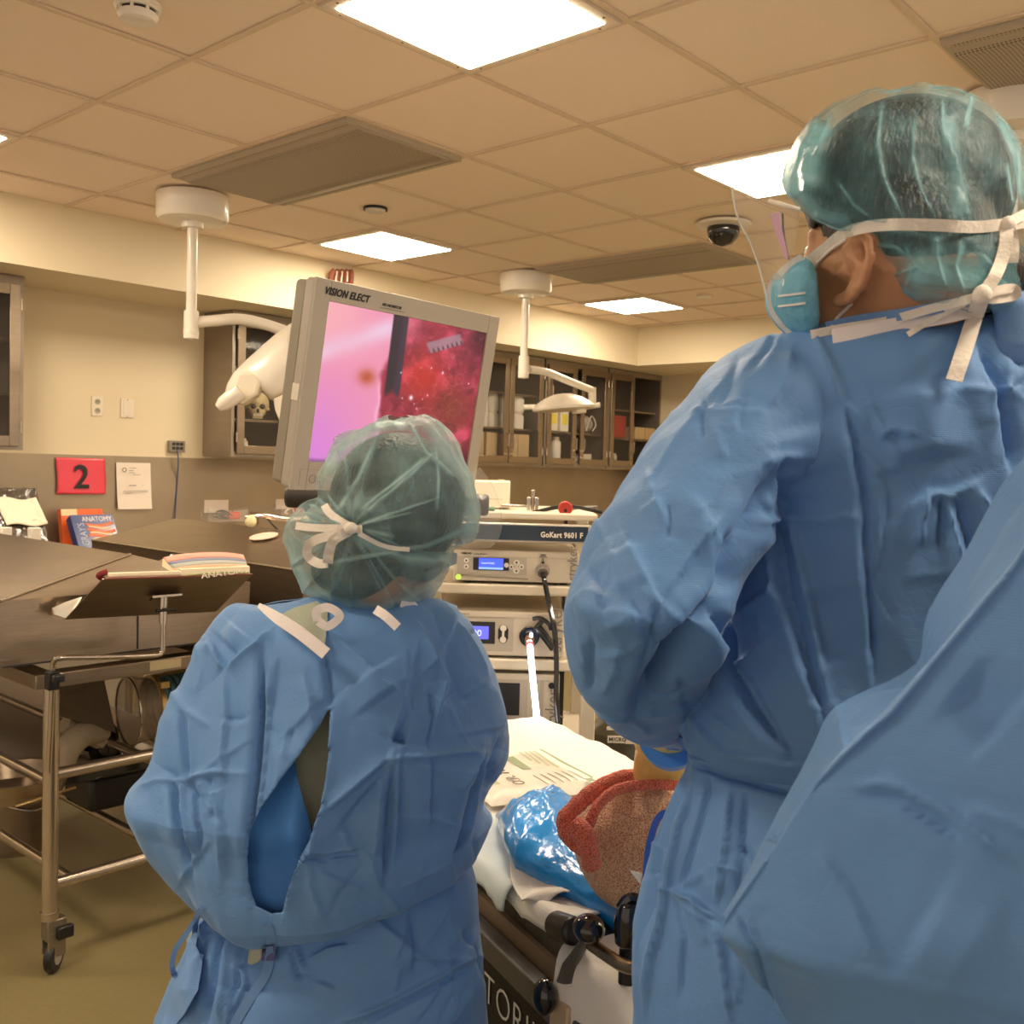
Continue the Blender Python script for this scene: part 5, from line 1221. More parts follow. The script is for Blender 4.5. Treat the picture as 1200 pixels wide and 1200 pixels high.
# cloth materials
def gown_mat(name, c0, c1, lines=900.):
    m = bpy.data.materials.new(name); m.use_nodes = True; nt = m.node_tree; N = nt.nodes; L = nt.links.new; b = N['Principled BSDF']
    b.inputs['Roughness'].default_value = .62; b.inputs['Specular IOR Level'].default_value = .35; b.inputs['Sheen Weight'].default_value = .25; b.inputs['Sheen Roughness'].default_value = .4; b.inputs['Sheen Tint'].default_value = (.7,.85,1,1)
    tc = N.new('ShaderNodeTexCoord'); n = N.new('ShaderNodeTexNoise'); n.inputs['Scale'].default_value = 7; n.inputs['Detail'].default_value = 6
    mx = N.new('ShaderNodeMix'); mx.data_type = 'RGBA'; mx.inputs[6].default_value = (*c0,1); mx.inputs[7].default_value = (*c1,1)
    L(tc.outputs['Object'], n.inputs['Vector']); L(n.outputs['Fac'], mx.inputs[0]); L(mx.outputs[2], b.inputs['Base Color'])
    wv = N.new('ShaderNodeTexWave'); wv.bands_direction = 'Z'; wv.inputs['Scale'].default_value = lines/6.283*1.1; wv.inputs['Distortion'].default_value = 1.5; wv.inputs['Detail'].default_value = 2
    L(tc.outputs['Object'], wv.inputs['Vector'])
    vo = N.new('ShaderNodeTexVoronoi'); vo.feature = 'DISTANCE_TO_EDGE'; vo.inputs['Scale'].default_value = 13
    n3 = N.new('ShaderNodeTexNoise'); n3.inputs['Scale'].default_value = 9; n3.inputs['Detail'].default_value = 3
    ad = N.new('ShaderNodeVectorMath'); ad.operation = 'MULTIPLY_ADD'; ad.inputs[1].default_value = (.35,.35,.35); L(n3.outputs['Color'], ad.inputs[0]); L(tc.outputs['Object'], ad.inputs[2]); L(ad.outputs[0], vo.inputs['Vector'])
    mm = N.new('ShaderNodeMath'); mm.operation = 'MINIMUM'; mm.inputs[1].default_value = .12; L(vo.outputs['Distance'], mm.inputs[0])
    b1 = N.new('ShaderNodeBump'); b1.inputs['Strength'].default_value = .10; b1.inputs['Distance'].default_value = .02; L(mm.outputs[0], b1.inputs['Height'])
    b2 = N.new('ShaderNodeBump'); b2.inputs['Strength'].default_value = .16; b2.inputs['Distance'].default_value = .0006; L(wv.outputs['Fac'], b2.inputs['Height']); L(b1.outputs[0], b2.inputs['Normal'])
    n4 = N.new('ShaderNodeTexNoise'); n4.inputs['Scale'].default_value = 420; b3 = N.new('ShaderNodeBump'); b3.inputs['Strength'].default_value = .12; b3.inputs['Distance'].default_value = .001
    L(tc.outputs['Object'], n4.inputs['Vector']); L(n4.outputs['Fac'], b3.inputs['Height']); L(b2.outputs[0], b3.inputs['Normal']); L(b3.outputs[0], b.inputs['Normal'])
    return m
GOWN = gown_mat('blue_gown_fabric', (.115,.27,.575), (.135,.30,.625))
GOWNB = gown_mat('blue_gown_fabric_far_side', (.15,.31,.63), (.17,.34,.68))
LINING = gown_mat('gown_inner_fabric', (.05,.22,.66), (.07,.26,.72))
SCRUB = mat('sage_scrub_cotton', (.42,.46,.36), .9, nz=.08, bump=.3, bscale=300)
BIND = mat('white_binding', (.93,.86,.86), .7, bump=.2, bscale=300)
SKIN = mat('tan_skin', (.50,.25,.13), .5, nz=.14, nscale=30, sss=.12, bump=.15, bscale=180)
SKIN2 = mat('brown_skin', (.42,.20,.11), .5, nz=.1, nscale=30, sss=.12)
HAIR = mat('black_hair', (.022,.015,.012), .45, nz=.6, nscale=14, stretch=(6,6,1.5), bump=.8, bscale=30)
GLOVE = mat('yellow_latex', (1.0,.70,.22), .42, nz=.05, bump=.1, bscale=30)
SHOE = mat('shoe_rubber', (.03,.03,.03), .5); TROU = SCRUB
def cap_mat(name, col, a0, a1):
    m = bpy.data.materials.new(name); m.use_nodes = True; nt = m.node_tree; N = nt.nodes; L = nt.links.new; b = N['Principled BSDF']
    b.inputs['Roughness'].default_value = .45; b.inputs['Specular IOR Level'].default_value = .4
    tc = N.new('ShaderNodeTexCoord'); n = N.new('ShaderNodeTexNoise'); n.inputs['Scale'].default_value = 16; n.inputs['Detail'].default_value = 5; n.inputs['Distortion'].default_value = .6
    L(tc.outputs['Object'], n.inputs['Vector'])
    cr = N.new('ShaderNodeValToRGB'); cr.color_ramp.elements[0].position = .35; cr.color_ramp.elements[0].color = (a0,)*3+(1,); cr.color_ramp.elements[1].position = .7; cr.color_ramp.elements[1].color = (a1,)*3+(1,)
    L(n.outputs['Fac'], cr.inputs[0])
    at_ = N.new('ShaderNodeAttribute'); at_.attribute_name = 'fold'
    ad = N.new('ShaderNodeMath'); ad.operation = 'ADD'; ad.use_clamp = True; L(cr.outputs[0], ad.inputs[0]); L(at_.outputs['Fac'], ad.inputs[1]); L(ad.outputs[0], b.inputs['Alpha'])
    b.inputs['Base Color'].default_value = (*col,1)
    n4 = N.new('ShaderNodeTexNoise'); n4.inputs['Scale'].default_value = 500; b3 = N.new('ShaderNodeBump'); b3.inputs['Strength'].default_value = .3; b3.inputs['Distance'].default_value = .001
    n5 = N.new('ShaderNodeTexNoise'); n5.inputs['Scale'].default_value = 22; n5.inputs['Detail'].default_value = 6; b5 = N.new('ShaderNodeBump'); b5.inputs['Strength'].default_value = .6; b5.inputs['Distance'].default_value = .012
    L(tc.outputs['Object'], n5.inputs['Vector']); L(n5.outputs['Fac'], b5.inputs['Height']); L(b5.outputs[0], b3.inputs['Normal'])
    L(tc.outputs['Object'], n4.inputs['Vector']); L(n4.outputs['Fac'], b3.inputs['Height']); L(b3.outputs[0], b.inputs['Normal'])
    return m
CAP = cap_mat('teal_bouffant_gauze', (.36,.58,.60), .18, .44)
CAP2 = cap_mat('teal_bouffant_gauze_man', (.22,.50,.58), .09, .33)
def fold_attr(o, strokes):
    me = o.data; n = len(me.vertices); M_ = full(o); P = np.array([M_ @ v.co for v in me.vertices]); Q = project(P); v = np.zeros(n)
    for s_ in strokes:
        kind, pts, wd, amp = s_[:4]; k = s_[4] if len(s_) > 4 else .35
        dd, t, _ = segdist(Q, pts); fade = np.clip(np.minimum(t, 1-t)*6+.2, 0, 1)
        v = np.maximum(v, k*np.exp(-(dd/wd)**2)*fade)
    a = me.attributes.new('fold', 'FLOAT', 'POINT'); a.data.foreach_set('value', v.astype(np.float32))
def head_parts(m, H, ear=1.0):
    B_ = lambda c, r: m.ball(c, r, 28, 20, M=H)
    B_((0,-.012,.03), (.077,.098,.09)); B_((0,.028,-.035), (.060,.066,.08)); B_((0,.066,-.092), (.024,.022,.02)); B_((0,.0,-.06), (.056,.06,.05))
    m.tube([(0,.088,.022),(0,.103,.0),(0,.114,-.022)], [.008,.010,.013], 12, M=H); B_((0,.106,-.026), (.018,.012,.010))
    m.tube([(-.05,.066,.036),(-.02,.086,.034),(.02,.086,.034),(.05,.066,.036)], .010, 10, M=H)
    for s_ in (-1,1):
        B_((s_*.038,.062,-.015), (.022,.02,.02)); B_((s_*.031,.068,.018), (.017,.014,.015))
        if ear:
            e = [(s_*.077,.010,.026),(s_*.084,-.002,.037),(s_*.092,-.020,.034),(s_*.096,-.030,.014),(s_*.091,-.027,-.008),(s_*.082,-.012,-.026),(s_*.076,.002,-.032)]
            m.tube(rope(e, 4), .0062, 10, M=H); m.tube([(s_*.076,.004,.02),(s_*.082,-.016,.012),(s_*.080,-.012,-.014)], .007, 10, M=H); B_((s_*.078,.0,-.028), (.007,.008,.009)); B_((s_*.077,.008,.0), (.005,.006,.007))
    m.tube([(-.024,.086,-.062),(0,.096,-.060),(.024,.086,-.062)], [.005,.007,.005], 10, M=H)
    m.tube([(0,-.018,-.06),(0,-.04,-.13),(0,-.055,-.20)], [.056,.056,.066], 24, M=H)
def hand_parts(m, Hd, k=1., side=1, r=.0088):
    s_ = side
    m.ball((0,.045,0), (.040*k,.050,.015*k), 20, 14, M=Hd); m.ball((0,.012,0), (.030*k,.03,.018*k), 20, 14, M=Hd)
    for x, L_, c in ((-.030,.064,1.0), (-.010,.074,1.05), (.011,.069,1.1), (.030,.054,1.2)):
        p = Vector((x,.082,0)); P = [Vector((x*.8,.04,0)), p]; a = -.25*c
        for seg in (.46,.30,.24):
            p = p + Vector((x*.12*seg, math.cos(a)*L_*seg, math.sin(a)*L_*seg)); P.append(p); a -= .42*c
        m.tube(P, [r*1.1*k, r*1.08*k, r*k, r*.92*k, r*.75*k], 12, M=Hd)
    P = [Vector((-s_*.02,.012,-.004)), Vector((-s_*.040,.034,-.012)), Vector((-s_*.054,.058,-.024)), Vector((-s_*.056,.080,-.036))]
    m.tube(P, [.015*k,.0125*k,.0105*k,.008*k], 12, M=Hd)
def limb(m, pts, r, n=18):
    P = rope(pts, 6); R_ = [lerpl(r, i/(len(P)-1)) for i in range(len(P))]; m.tube(P, R_, n)
def limb_legs(m, o, hip, yaw_f, gap=.10):
    f = Vector(yaw_f); s_ = Vector((f.y,-f.x,0)); feet = []
    for k in (-1,1):
        h = o+s_*gap*k+Vector((0,0,hip)); a = o+s_*gap*k*.95
        limb(m, [h, o+s_*gap*k*1.05+Vector((0,0,hip*.52))+f*.015, a+Vector((0,0,.09))], [.088,.072,.056,.054,.045,.036])
        m.ball(a+f*.05+Vector((0,0,.045)), (.045,.045,.04)); m.tube([a+Vector((0,0,.05))-f*.03, a+f*.10+Vector((0,0,.035)), a+f*.17+Vector((0,0,.028))], [.040,.040,.026], 16)
        feet.append(a)
    return feet, f
def shoes(parent, feet, f):
    for a in feet:
        m = MB(); m.tube([a-f*.07+Vector((0,0,.045)), a+f*.0+Vector((0,0,.05)), a+f*.10+Vector((0,0,.048)), a+f*.20+Vector((0,0,.036))], [.043,.05,.052,.034], 18); m.build('shoe', SHOE, parent, world=True)
def trousers(parent, o, hip, yaw_f, gap=.10):
    f = Vector(yaw_f); s_ = Vector((f.y,-f.x,0)); m = MB()
    for k in (-1,1): limb(m, [o+s_*gap*k+Vector((0,0,hip)), o+s_*gap*k*1.05+Vector((0,0,hip*.5)), o+s_*gap*k*.95+Vector((0,0,.10))], [.105,.092,.082,.075,.075,.075])
    m.ball(o+Vector((0,0,hip+.02)), (.17,.13,.13)); m.build('scrub_trousers', TROU, parent, world=True)

# ------------------------------------------------------------ the woman watching the monitor
WD = 1.42
wo = dep(402, 700, WD+.01); wo.z = 0
fw = (KY*.97-KX*.22).normalized()
Hc = dep(458, 618, WD+.01)
zf = (fw+Vector((0,0,.18))).normalized(); xr_ = zf.cross(Vector((0,0,1))).normalized(); zu = xr_.cross(zf)
WH = Matrix(((xr_.x,zf.x,zu.x,Hc.x),(xr_.y,zf.y,zu.y,Hc.y),(xr_.z,zf.z,zu.z,Hc.z),(0,0,0,1))) @ Matrix.Diagonal((.93,.93,.93,1))
m = MB(); head_parts(m, WH)
shz = 1.215
sR, sL = wo+KX*.125+Vector((0,0,shz-.045)), wo-KX*.135+Vector((0,0,shz-.045))
m.ball(wo+KY*.01+Vector((0,0,1.05)), (.10,.09,.17)); m.ball(wo+KY*.01+Vector((0,0,.93)), (.10,.09,.15)); m.ball(wo+Vector((0,0,.80)), (.11,.10,.12))
m.tube([sL, wo+KY*.0+Vector((0,0,shz-.01)), sR], [.042,.05,.042], 18)
limb(m, [sR, sR+KX*.015+Vector((0,0,-.22)), wo+KX*.09+KY*.23+Vector((0,0,.965))], [.042,.038,.034,.034,.028])
limb(m, [sL, sL-KX*.02+Vector((0,0,-.22)), wo-KX*.07+KY*.23+Vector((0,0,.965))], [.042,.038,.034,.034,.028])
for k, ss_ in ((.09,1), (-.07,-1)):
    hy = (KY*.9+Vector((0,0,.1))).normalized(); hx__ = KX; hz = hx__.cross(hy).normalized(); c = wo+KX*k+KY*.235+Vector((0,0,.968))
    hand_parts(m, Matrix(((hx__.x,hy.x,hz.x,c.x),(hx__.y,hy.y,hz.y,c.y),(hx__.z,hy.z,hz.z,c.z),(0,0,0,1))), .9, ss_)
feet, f_ = limb_legs(m, wo, .78, fw)
woman = fuse(m, .0065, 'person', SKIN2, 3)
tag(woman, 'person in blue gown and teal cap with white bow, back turned, facing the monitor', 'person')
shoes(woman, feet, f_); trousers(woman, wo, .78, fw)
# scrub top under the gown
V, F = loft([(310,732),(275,765),(255,800),(245,870),(255,950),(275,1030),(290,1080),(285,1130)], [(465,732),(510,752),(540,790),(550,860),(545,940),(530,990),(520,1030),(520,1100)], WD+.01, [.03,.09,.11,.12,.115,.10,.08,.07], nu=80, nv=60)
scr = cloth_mesh('scrub_top', V, F, SCRUB, woman, crumple=.004, seed=4)
Lw = [(300,700),(270,703),(254,716),(241,738),(226,770),(206,815),(188,862),(171,898),(154,925),(164,950),(184,985),(208,1018),(230,1042),(260,1062),(285,1060)]
Rw = [(455,703),(505,706),(537,720),(558,744),(575,775),(588,812),(597,850),(599,885),(580,922),(574,945),(582,962),(568,990),(553,1005),(528,1014),(505,1020)]
thw = [.015,.055,.085,.11,.13,.15,.165,.175,.185,.18,.185,.185,.182,.165,.12]
Sw = [('r',[(240,748),(252,768),(263,784)],5,.016),('r',[(263,784),(285,768),(303,754),(316,735)],5,.016),('r',[(263,784),(267,830),(264,880),(265,912)],4,.010),('d',[(280,735),(262,755)],16,.012),
 ('v',[(307,765),(303,850),(297,920),(291,975),(293,1050)],6,.022),('r',[(318,772),(314,850),(305,930),(298,985)],7,.012),
 ('v',[(209,831),(209,870),(210,914)],6,.012),('r',[(222,835),(222,880),(222,908)],5,.006),
 ('r',[(158,925),(185,913),(215,912),(250,903),(290,905)],4,.010),('v',[(196,916),(203,960),(222,1030)],5,.014),('r',[(210,914),(214,950),(226,1000)],4,.012),('v',[(222,918),(228,960),(232,1010)],5,.010),('r',[(232,912),(240,935),(252,955)],4,.009),('v',[(243,912),(250,930)],4,.008),('r',[(250,915),(262,960),(262,1040)],6,.007),
 ('v',[(378,762),(383,795),(387,828)],4,.014),('s',[(387,828),(384,900),(364,985),(342,1030),(332,1070)],9,-.010),
 ('r',[(382,738),(420,770),(478,821)],7,.010),('r',[(487,731),(508,765),(526,797),(514,840),(510,878)],5,.012),('v',[(500,805),(507,840),(500,880)],8,.008),('r',[(534,731),(556,760),(573,793)],5,.009),('d',[(430,790),(450,820)],30,.012),
 ('r',[(453,888),(480,886),(510,884),(540,880),(569,880)],3.5,.011),('v',[(460,868),(475,872)],11,.022),('r',[(455,889),(425,915),(381,953)],5,.012),('v',[(450,905),(415,945),(392,975)],8,.010),('v',[(459,892),(454,960),(448,1045)],5,.015),('r',[(468,892),(467,960),(463,1015)],4,.014),('r',[(447,905),(446,950),(438,1020)],5,.009),
 ('v',[(506,886),(508,930),(503,985)],6,.008),('v',[(565,888),(552,940),(534,1005)],6,.018),('r',[(574,888),(562,945),(546,1000)],5,.014),('r',[(570,880),(552,905),(540,930)],4,.010),('v',[(588,862),(580,900),(572,930)],9,.022),
 ('r',[(385,1008),(402,1004),(420,1000)],3.5,.007),('r',[(400,960),(408,985),(417,1000)],4,.006),('r',[(470,1040),(505,1024),(530,1008)],5,.007),('d',[(340,860),(330,930),(320,990)],16,.012),
 ('r',[(200,800),(215,830),(245,850)],5,.007),('r',[(360,790),(372,850),(350,900)],6,.008)]
hole = [(387,826),(386,860),(383,905),(376,945),(363,984),(350,1008),(341,1032),(335,1050),(331,1069),(318,1071),(300,1062),(296,1050),(291,1030),(290,1005),(292,978),(302,952),(318,928),(336,903),(348,888),(362,868),(375,850)]
V, F = loft(Lw, Rw, WD, thw, nu=420, nv=300, sq=.92)
gown = cloth_mesh('surgical_gown', V, F, GOWN, woman, Sw, crumple=.0065, cscale=6.5, seed=1.7, hole=hole, auto=(170,715,590,1050,46), solid=.0012)
V, F = loft(Lw, Rw, WD, thw, nu=120, nv=90, sq=.92)
tmp = cloth_mesh('tmp', V, F, GOWN, None, crumple=0); bvw = bvh_of([tmp]); bpy.data.objects.remove(tmp)
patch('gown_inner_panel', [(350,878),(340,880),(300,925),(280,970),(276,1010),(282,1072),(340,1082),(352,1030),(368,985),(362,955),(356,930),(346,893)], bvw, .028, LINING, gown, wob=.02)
patch('visible_scrub', [(400,815),(380,822),(352,868),(330,885),(342,930),(352,968),(358,1000),(380,985),(400,930)], bvw, .05, SCRUB, scr, wob=.01)
# skirt
Ls = [(262,1052),(242,1064),(234,1082),(224,1105),(208,1135),(192,1175),(182,1215),(172,1300),(165,1400),(163,1470)]
Rs = [(525,1000),(551,1010),(561,1035),(564,1065),(567,1100),(571,1150),(575,1215),(582,1300),(588,1400),(592,1470)]
Ss = [('v',[(262,1076),(250,1120),(243,1200)],5,.016),('r',[(250,1070),(238,1120),(226,1180)],5,.014),('r',[(275,1080),(268,1130),(262,1200)],7,.012),('v',[(282,1085),(276,1140),(270,1200)],5,.012),
 ('r',[(299,1086),(279,1133),(287,1152),(267,1200)],4,.014),('v',[(296,1092),(283,1130)],6,.010),('r',[(332,1076),(345,1110),(357,1140)],4,.012),('v',[(338,1110),(350,1150)],5,.008),('r',[(361,1123),(385,1110),(408,1106)],3.5,.009),('r',[(372,1150),(392,1158)],3,.006),
 ('r',[(400,1195),(445,1178),(487,1156),(545,1121),(561,1090)],4,.013),('v',[(420,1205),(487,1170),(550,1135)],9,.008),('v',[(479,1072),(484,1110),(483,1141)],6,.009),('r',[(424,1062),(470,1100),(520,1140)],8,.007),('v',[(330,1084),(420,1070),(540,1030)],9,.006)]
V, F = loft(Ls, Rs, WD, [.10,.125,.135,.145,.155,.165,.17,.18,.19,.195], nu=360, nv=260, sq=.92)
sk = cloth_mesh('gown_skirt', V, F, GOWN, woman, Ss, crumple=.006, cscale=6.5, seed=9, auto=(200,1060,565,1230,22), solid=.0012)
bvs = bvh_of([gown, sk])
# tails and hanging belt on the left hip
tie('waist_tie', [(236,1064),(225,1085),(206,1112),(202,1136),(213,1150),(226,1140),(236,1118)], bvs, -.010, .007, GOWNB, gown, WD-.08)
tie('waist_tie', [(312,1084),(318,1105),(312,1140),(296,1165),(275,1200),(262,1230)], bvs, -.006, .012, GOWNB, gown, WD-.1)
patch('skirt_edge_flap', [(240,1062),(234,1075),(228,1110),(235,1130),(232,1160),(215,1190),(196,1215),(186,1205),(205,1150),(222,1120),(226,1085)], bvs, -.02, GOWNB, gown, default=WD-.09, wob=.02)
patch('velcro_patch', [(307,1110),(321,1108),(322,1126),(306,1126)], bvs, -.011, mat('purple_velcro', (.10,.10,.26), .9), gown, default=WD-.1)
# collar
bvs = bvh_of([gown, woman])
m_ = patch('scrub_collar', [(325,722),(345,712),(372,704),(384,716),(382,745),(380,760),(362,748)], bvs, -.004, SCRUB, gown, default=WD)
ribbon([dep(303,709,WD-.10), dep(325,724,WD-.125), dep(352,742,WD-.14), dep(382,766,WD-.15)], .012, BIND, 'neck_binding', gown, taper=lambda t: .5+.8*math.sin(PI*min(.5,t)))
ribbon([dep(440,714,WD-.13), dep(452,722,WD-.14), dep(466,735,WD-.145)], .012, BIND, 'neck_tie', gown)
ribbon([dep(372,728,WD-.12), dep(371,716,WD-.12), dep(385,712,WD-.12), dep(398,722,WD-.12), dep(384,734,WD-.12), dep(373,728,WD-.12)], .011, BIND, 'neck_tie', gown)
ribbon([dep(470,706,WD-.06), dep(484,710,WD-.05), dep(486,720,WD-.05)], .012, BIND, 'neck_tie', gown)
# hair and cap
m = MB(); FRM = lambda p: Matrix(((KX.x,KY.x,0,p.x),(KX.y,KY.y,0,p.y),(0,0,1,p.z),(0,0,0,1)))
m.ball((0,0,0), (.096,.10,.098), M=FRM(dep(466,588,WD+.005))); m.ball((0,-.012,.03), (.083,.104,.096), M=WH); m.ball((0,0,0), (.066,.055,.042), M=FRM(dep(420,668,WD-.015))); m.ball((0,0,0), (.06,.06,.04), M=FRM(dep(440,640,WD))); m.ball((0,0,0), (.058,.06,.04), M=FRM(dep(476,655,WD+.01)))
hair = fuse(m, .007, 'hair', HAIR, 4, woman)
Lc = [(455,489),(428,497),(405,508),(386,530),(376,558),(374,582),(352,596),(335,612),(331,632),(338,655),(342,675),(354,694),(376,707),(402,717),(425,720)]
Rc = [(480,488),(505,490),(526,505),(540,530),(549,555),(558,580),(559,605),(556,628),(536,645),(527,660),(519,678),(502,697),(482,710),(462,718),(445,720)]
V, F = loft(Lc, Rc, WD, [.02,.06,.085,.10,.115,.12,.125,.125,.115,.11,.10,.085,.065,.04,.02], nu=300, nv=260, pw=.7, full_=True)
knot = (412,618)
Sc = []
rs = random.Random(5)
for k in range(17):
    a = -2.3+k*4.6/17+rs.uniform(-.2,.2)+.55; Lr = rs.uniform(45,150); w_ = rs.uniform(1.2,3.4)
    pts = [(knot[0]+math.cos(a+s_*rs.uniform(-.1,.1))*Lr*s_, knot[1]+math.sin(a)*Lr*s_) for s_ in (.06,.3,.6,1)]
    Sc.append(('r', pts, w_, .0045, rs.uniform(.1,.32)))
for k in range(10):
    a = 2.2+k*.22; Sc.append(('r', [(knot[0]+math.cos(a)*r_, knot[1]+math.sin(a)*r_*.8) for r_ in (6,30,60)], 2, .004, .3))
Sc += [('v',[(380,600),(400,612),(412,618),(440,640),(480,652),(525,655),(552,640)],7,.012,.30),('d',[knot,(413,619)],9,-.018,.4),
 ('r',[(385,660),(440,650),(500,640),(545,620)],3,.005,.4),('r',[(395,600),(420,560),(438,520)],2.5,.004,.45),('r',[(420,600),(470,560),(500,535)],2.2,.004,.4),('r',[(510,520),(514,560),(512,600)],1.6,.003,.5),('r',[(480,495),(500,530),(535,560)],2.5,.004,.4),
 ('r',[(500,490),(520,520),(548,560),(556,600),(550,640)],10,.004,.40),('r',[(380,560),(400,520),(440,497),(490,492)],9,.002,.38),('r',[(335,620),(345,660),(360,690),(400,712),(450,716),(500,695),(520,670)],9,.003,.40)]
cap = cloth_mesh('bouffant_cap', V, F, CAP, woman, Sc, crumple=.004, cscale=16, seed=3, stretch=(1,1,1)); fold_attr(cap, Sc)
bvc = bvh_of([cap])
RIB = mat('white_tie_tape', (.86,.80,.72), .6, bump=.2, bscale=200)
tk = lambda pts, w=.012, off=-.006, nm='cap_tie': tie(nm, pts, bvc, off, w, RIB, cap, WD-.12)
tk([(410,617),(395,608),(385,600),(380,592)], .010); tk([(408,619),(385,619),(362,618),(347,616)], .010); tk([(408,624),(385,628),(364,636),(360,650),(372,660),(384,660)], .012, -.008); tk([(384,660),(386,645),(392,632),(410,622)], .013, -.009); tk([(414,620),(424,620)], .010)
tk([(420,625),(450,640),(480,644)], .006, -.003)
m = MB(); m.ball(hit(bvc,411,619,-.012), (.009,.009,.008)); m.build('bow_knot', RIB, cap, world=True)
# face shield and mask at the right of her head
SHIELD = mat('clear_shield_film', (.95,.95,.95), .04, alpha=.07, spec=.8)
MASKW = mat('white_mask_cloth', (.82,.78,.74), .7, alpha=.9)
MASKB = mat('blue_mask_cloth', (.16,.45,.62), .7, bump=.3, bscale=120)
arc = [(562,548),(578,570),(586,595),(588,615),(583,632),(574,642)]
V = []; 
for k, (x, y) in enumerate(arc): V += [dep(x,y,WD+.16), dep(545+ (k*0),min(640,y+10),WD+.10)]
mb = MB(); mb.sheet(lambda u, v: dep(*( (lambda p, q: (p[0]+(q[0]-p[0])*v, p[1]+(q[1]-p[1])*v))(lerpl([Vector(a) for a in arc], u), (540, 560+u*85)) ), WD+.16-.08*v), 24, 10)
sh = mb.build('face_shield', SHIELD, woman, world=True, solid=.0006)
MB().tube(rope([dep(x,y,WD+.16) for x, y in arc]), .0009, 6).build('shield_rim', CLEAR, sh, world=True)
mb = MB(); mb.sheet(lambda u, v: dep(514+22*u-6*v*(1-u), 646+2*u+26*v-14*u*v, WD+.10-.02*u), 14, 14); mb.build('face_mask', MASKW, woman, world=True, solid=.0015)
mb = MB(); mb.sheet(lambda u, v: dep(518+8*u, 640+10*v, WD+.05), 8, 8); mb.build('glasses_rim', mat('orange_rim', (.55,.22,.08), .4), woman, world=True, solid=.002)

# ------------------------------------------------------------ the tall man
MD = 1.10
mo = dep(1090, 700, MD+.08); mo.z = 0
th_ = math.radians(46); fm = (-KX*math.cos(th_)+KY*math.sin(th_)).normalized()
Hc = dep(1034, 334, MD)
zf = (fm+Vector((0,0,.30))).normalized(); xr_ = zf.cross(Vector((0,0,1))).normalized(); zu = xr_.cross(zf)
sc_ = 1.0
MH = Matrix(((xr_.x,zf.x,zu.x,Hc.x),(xr_.y,zf.y,zu.y,Hc.y),(xr_.z,zf.z,zu.z,Hc.z),(0,0,0,1))) @ Matrix.Diagonal((sc_,sc_,sc_,1))
m = MB(); head_parts(m, MH)
z_ = lambda p, z: Vector((p.x,p.y,z))
sL, sR = dep(915,480,MD+.05), dep(1270,470,MD+.10)
m.ball(z_(mo,1.34), (.15,.10,.20)); m.ball(z_(mo,1.16), (.14,.10,.2)); m.ball(z_(mo,1.0), (.14,.10,.14))
mid = dep(1075,452,MD+.10)
m.tube([sL, mid, sR], [.05,.055,.05], 20); m.tube([mid+Vector((0,0,-.04)), MH @ Vector((0,-.05,-.10))], [.065,.056], 20)
eL = dep(752,712,MD-.0); wL = dep(782,858,1.42)
limb(m, [sL, eL, wL], [.05,.048,.04,.04,.034,.028])
limb(m, [sR, sR+KX*.0+Vector((0,0,-.32)), sR-KX*.12+KY*.28+Vector((0,0,-.30))], [.06,.055,.045,.045,.036,.028])
hy = (dep(772,905,1.60)-wL).normalized(); hx__ = hy.cross(Vector((0,0,1))).normalized(); hz = hx__.cross(hy).normalized(); c = wL+hy*.02
HLm = Matrix(((hx__.x,hy.x,hz.x,c.x),(hx__.y,hy.y,hz.y,c.y),(hx__.z,hy.z,hz.z,c.z),(0,0,0,1)))
hand_parts(m, HLm, .78, -1)
c = sR-KX*.12+KY*.30+Vector((0,0,-.30)); hy = KY; hx__ = KX; hz = hx__.cross(hy)
hand_parts(m, Matrix(((hx__.x,hy.x,hz.x,c.x),(hx__.y,hy.y,hz.y,c.y),(hx__.z,hy.z,hz.z,c.z),(0,0,0,1))), 1., 1)
feet, f_ = limb_legs(m, mo, .94, KY, .12)
man = fuse(m, .0055, 'person', SKIN, 3)
tag(man, 'tall person in blue gown, teal cap, blue mask and clear visor, standing at the right', 'person')
shoes(man, feet, f_); trousers(man, mo, .94, KY, .12)
m = MB(); hand_parts(m, HLm, 1.12, -1, .0098); m.tube([c_ for c_ in (wL-(dep(772,905,1.60)-wL).normalized()*.07, wL, wL+(dep(772,905,1.60)-wL).normalized()*.04)], [.044,.042,.036], 20)
gl = fuse(m, .0045, 'latex_glove', GLOVE, 3, man)
# hair
m = MB(); FRM = lambda p: Matrix(((KX.x,KY.x,0,p.x),(KX.y,KY.y,0,p.y),(0,0,1,p.z),(0,0,0,1)))
m.ball((0,0,0), (.114,.092,.100), M=FRM(dep(1064,223,MD+.012))); m.ball((0,-.012,.045), (.080,.096,.080), M=MH); m.ball((0,0,0), (.088,.112,.050), M=FRM(dep(1112,334,MD+.014)))
fuse(m, .006, 'hair', HAIR, 4, man)
m = MB(); m.tube([MH @ Vector((x,.088 if abs(x) < .03 else .072,.044)) for x in (-.055,-.035,-.015)], [.003,.005,.004], 8); m.tube([MH @ Vector((x,.088 if abs(x) < .03 else .072,.044)) for x in (.055,.035,.015)], [.003,.005,.004], 8); m.build('eyebrows', HAIR, man, world=True)
for s_ in (-1,1):
    e = MB().ball((s_*.031,.074,.018), (.012,.010,.010), M=MH).build('eye', mat('eye_white', (.8,.78,.74), .2), man, world=True)
    MB().ball((s_*.031,.0835,.018), (.005,.0025,.005), M=MH).build('iris', mat('dark_iris', (.03,.015,.01), .2), e, world=True)
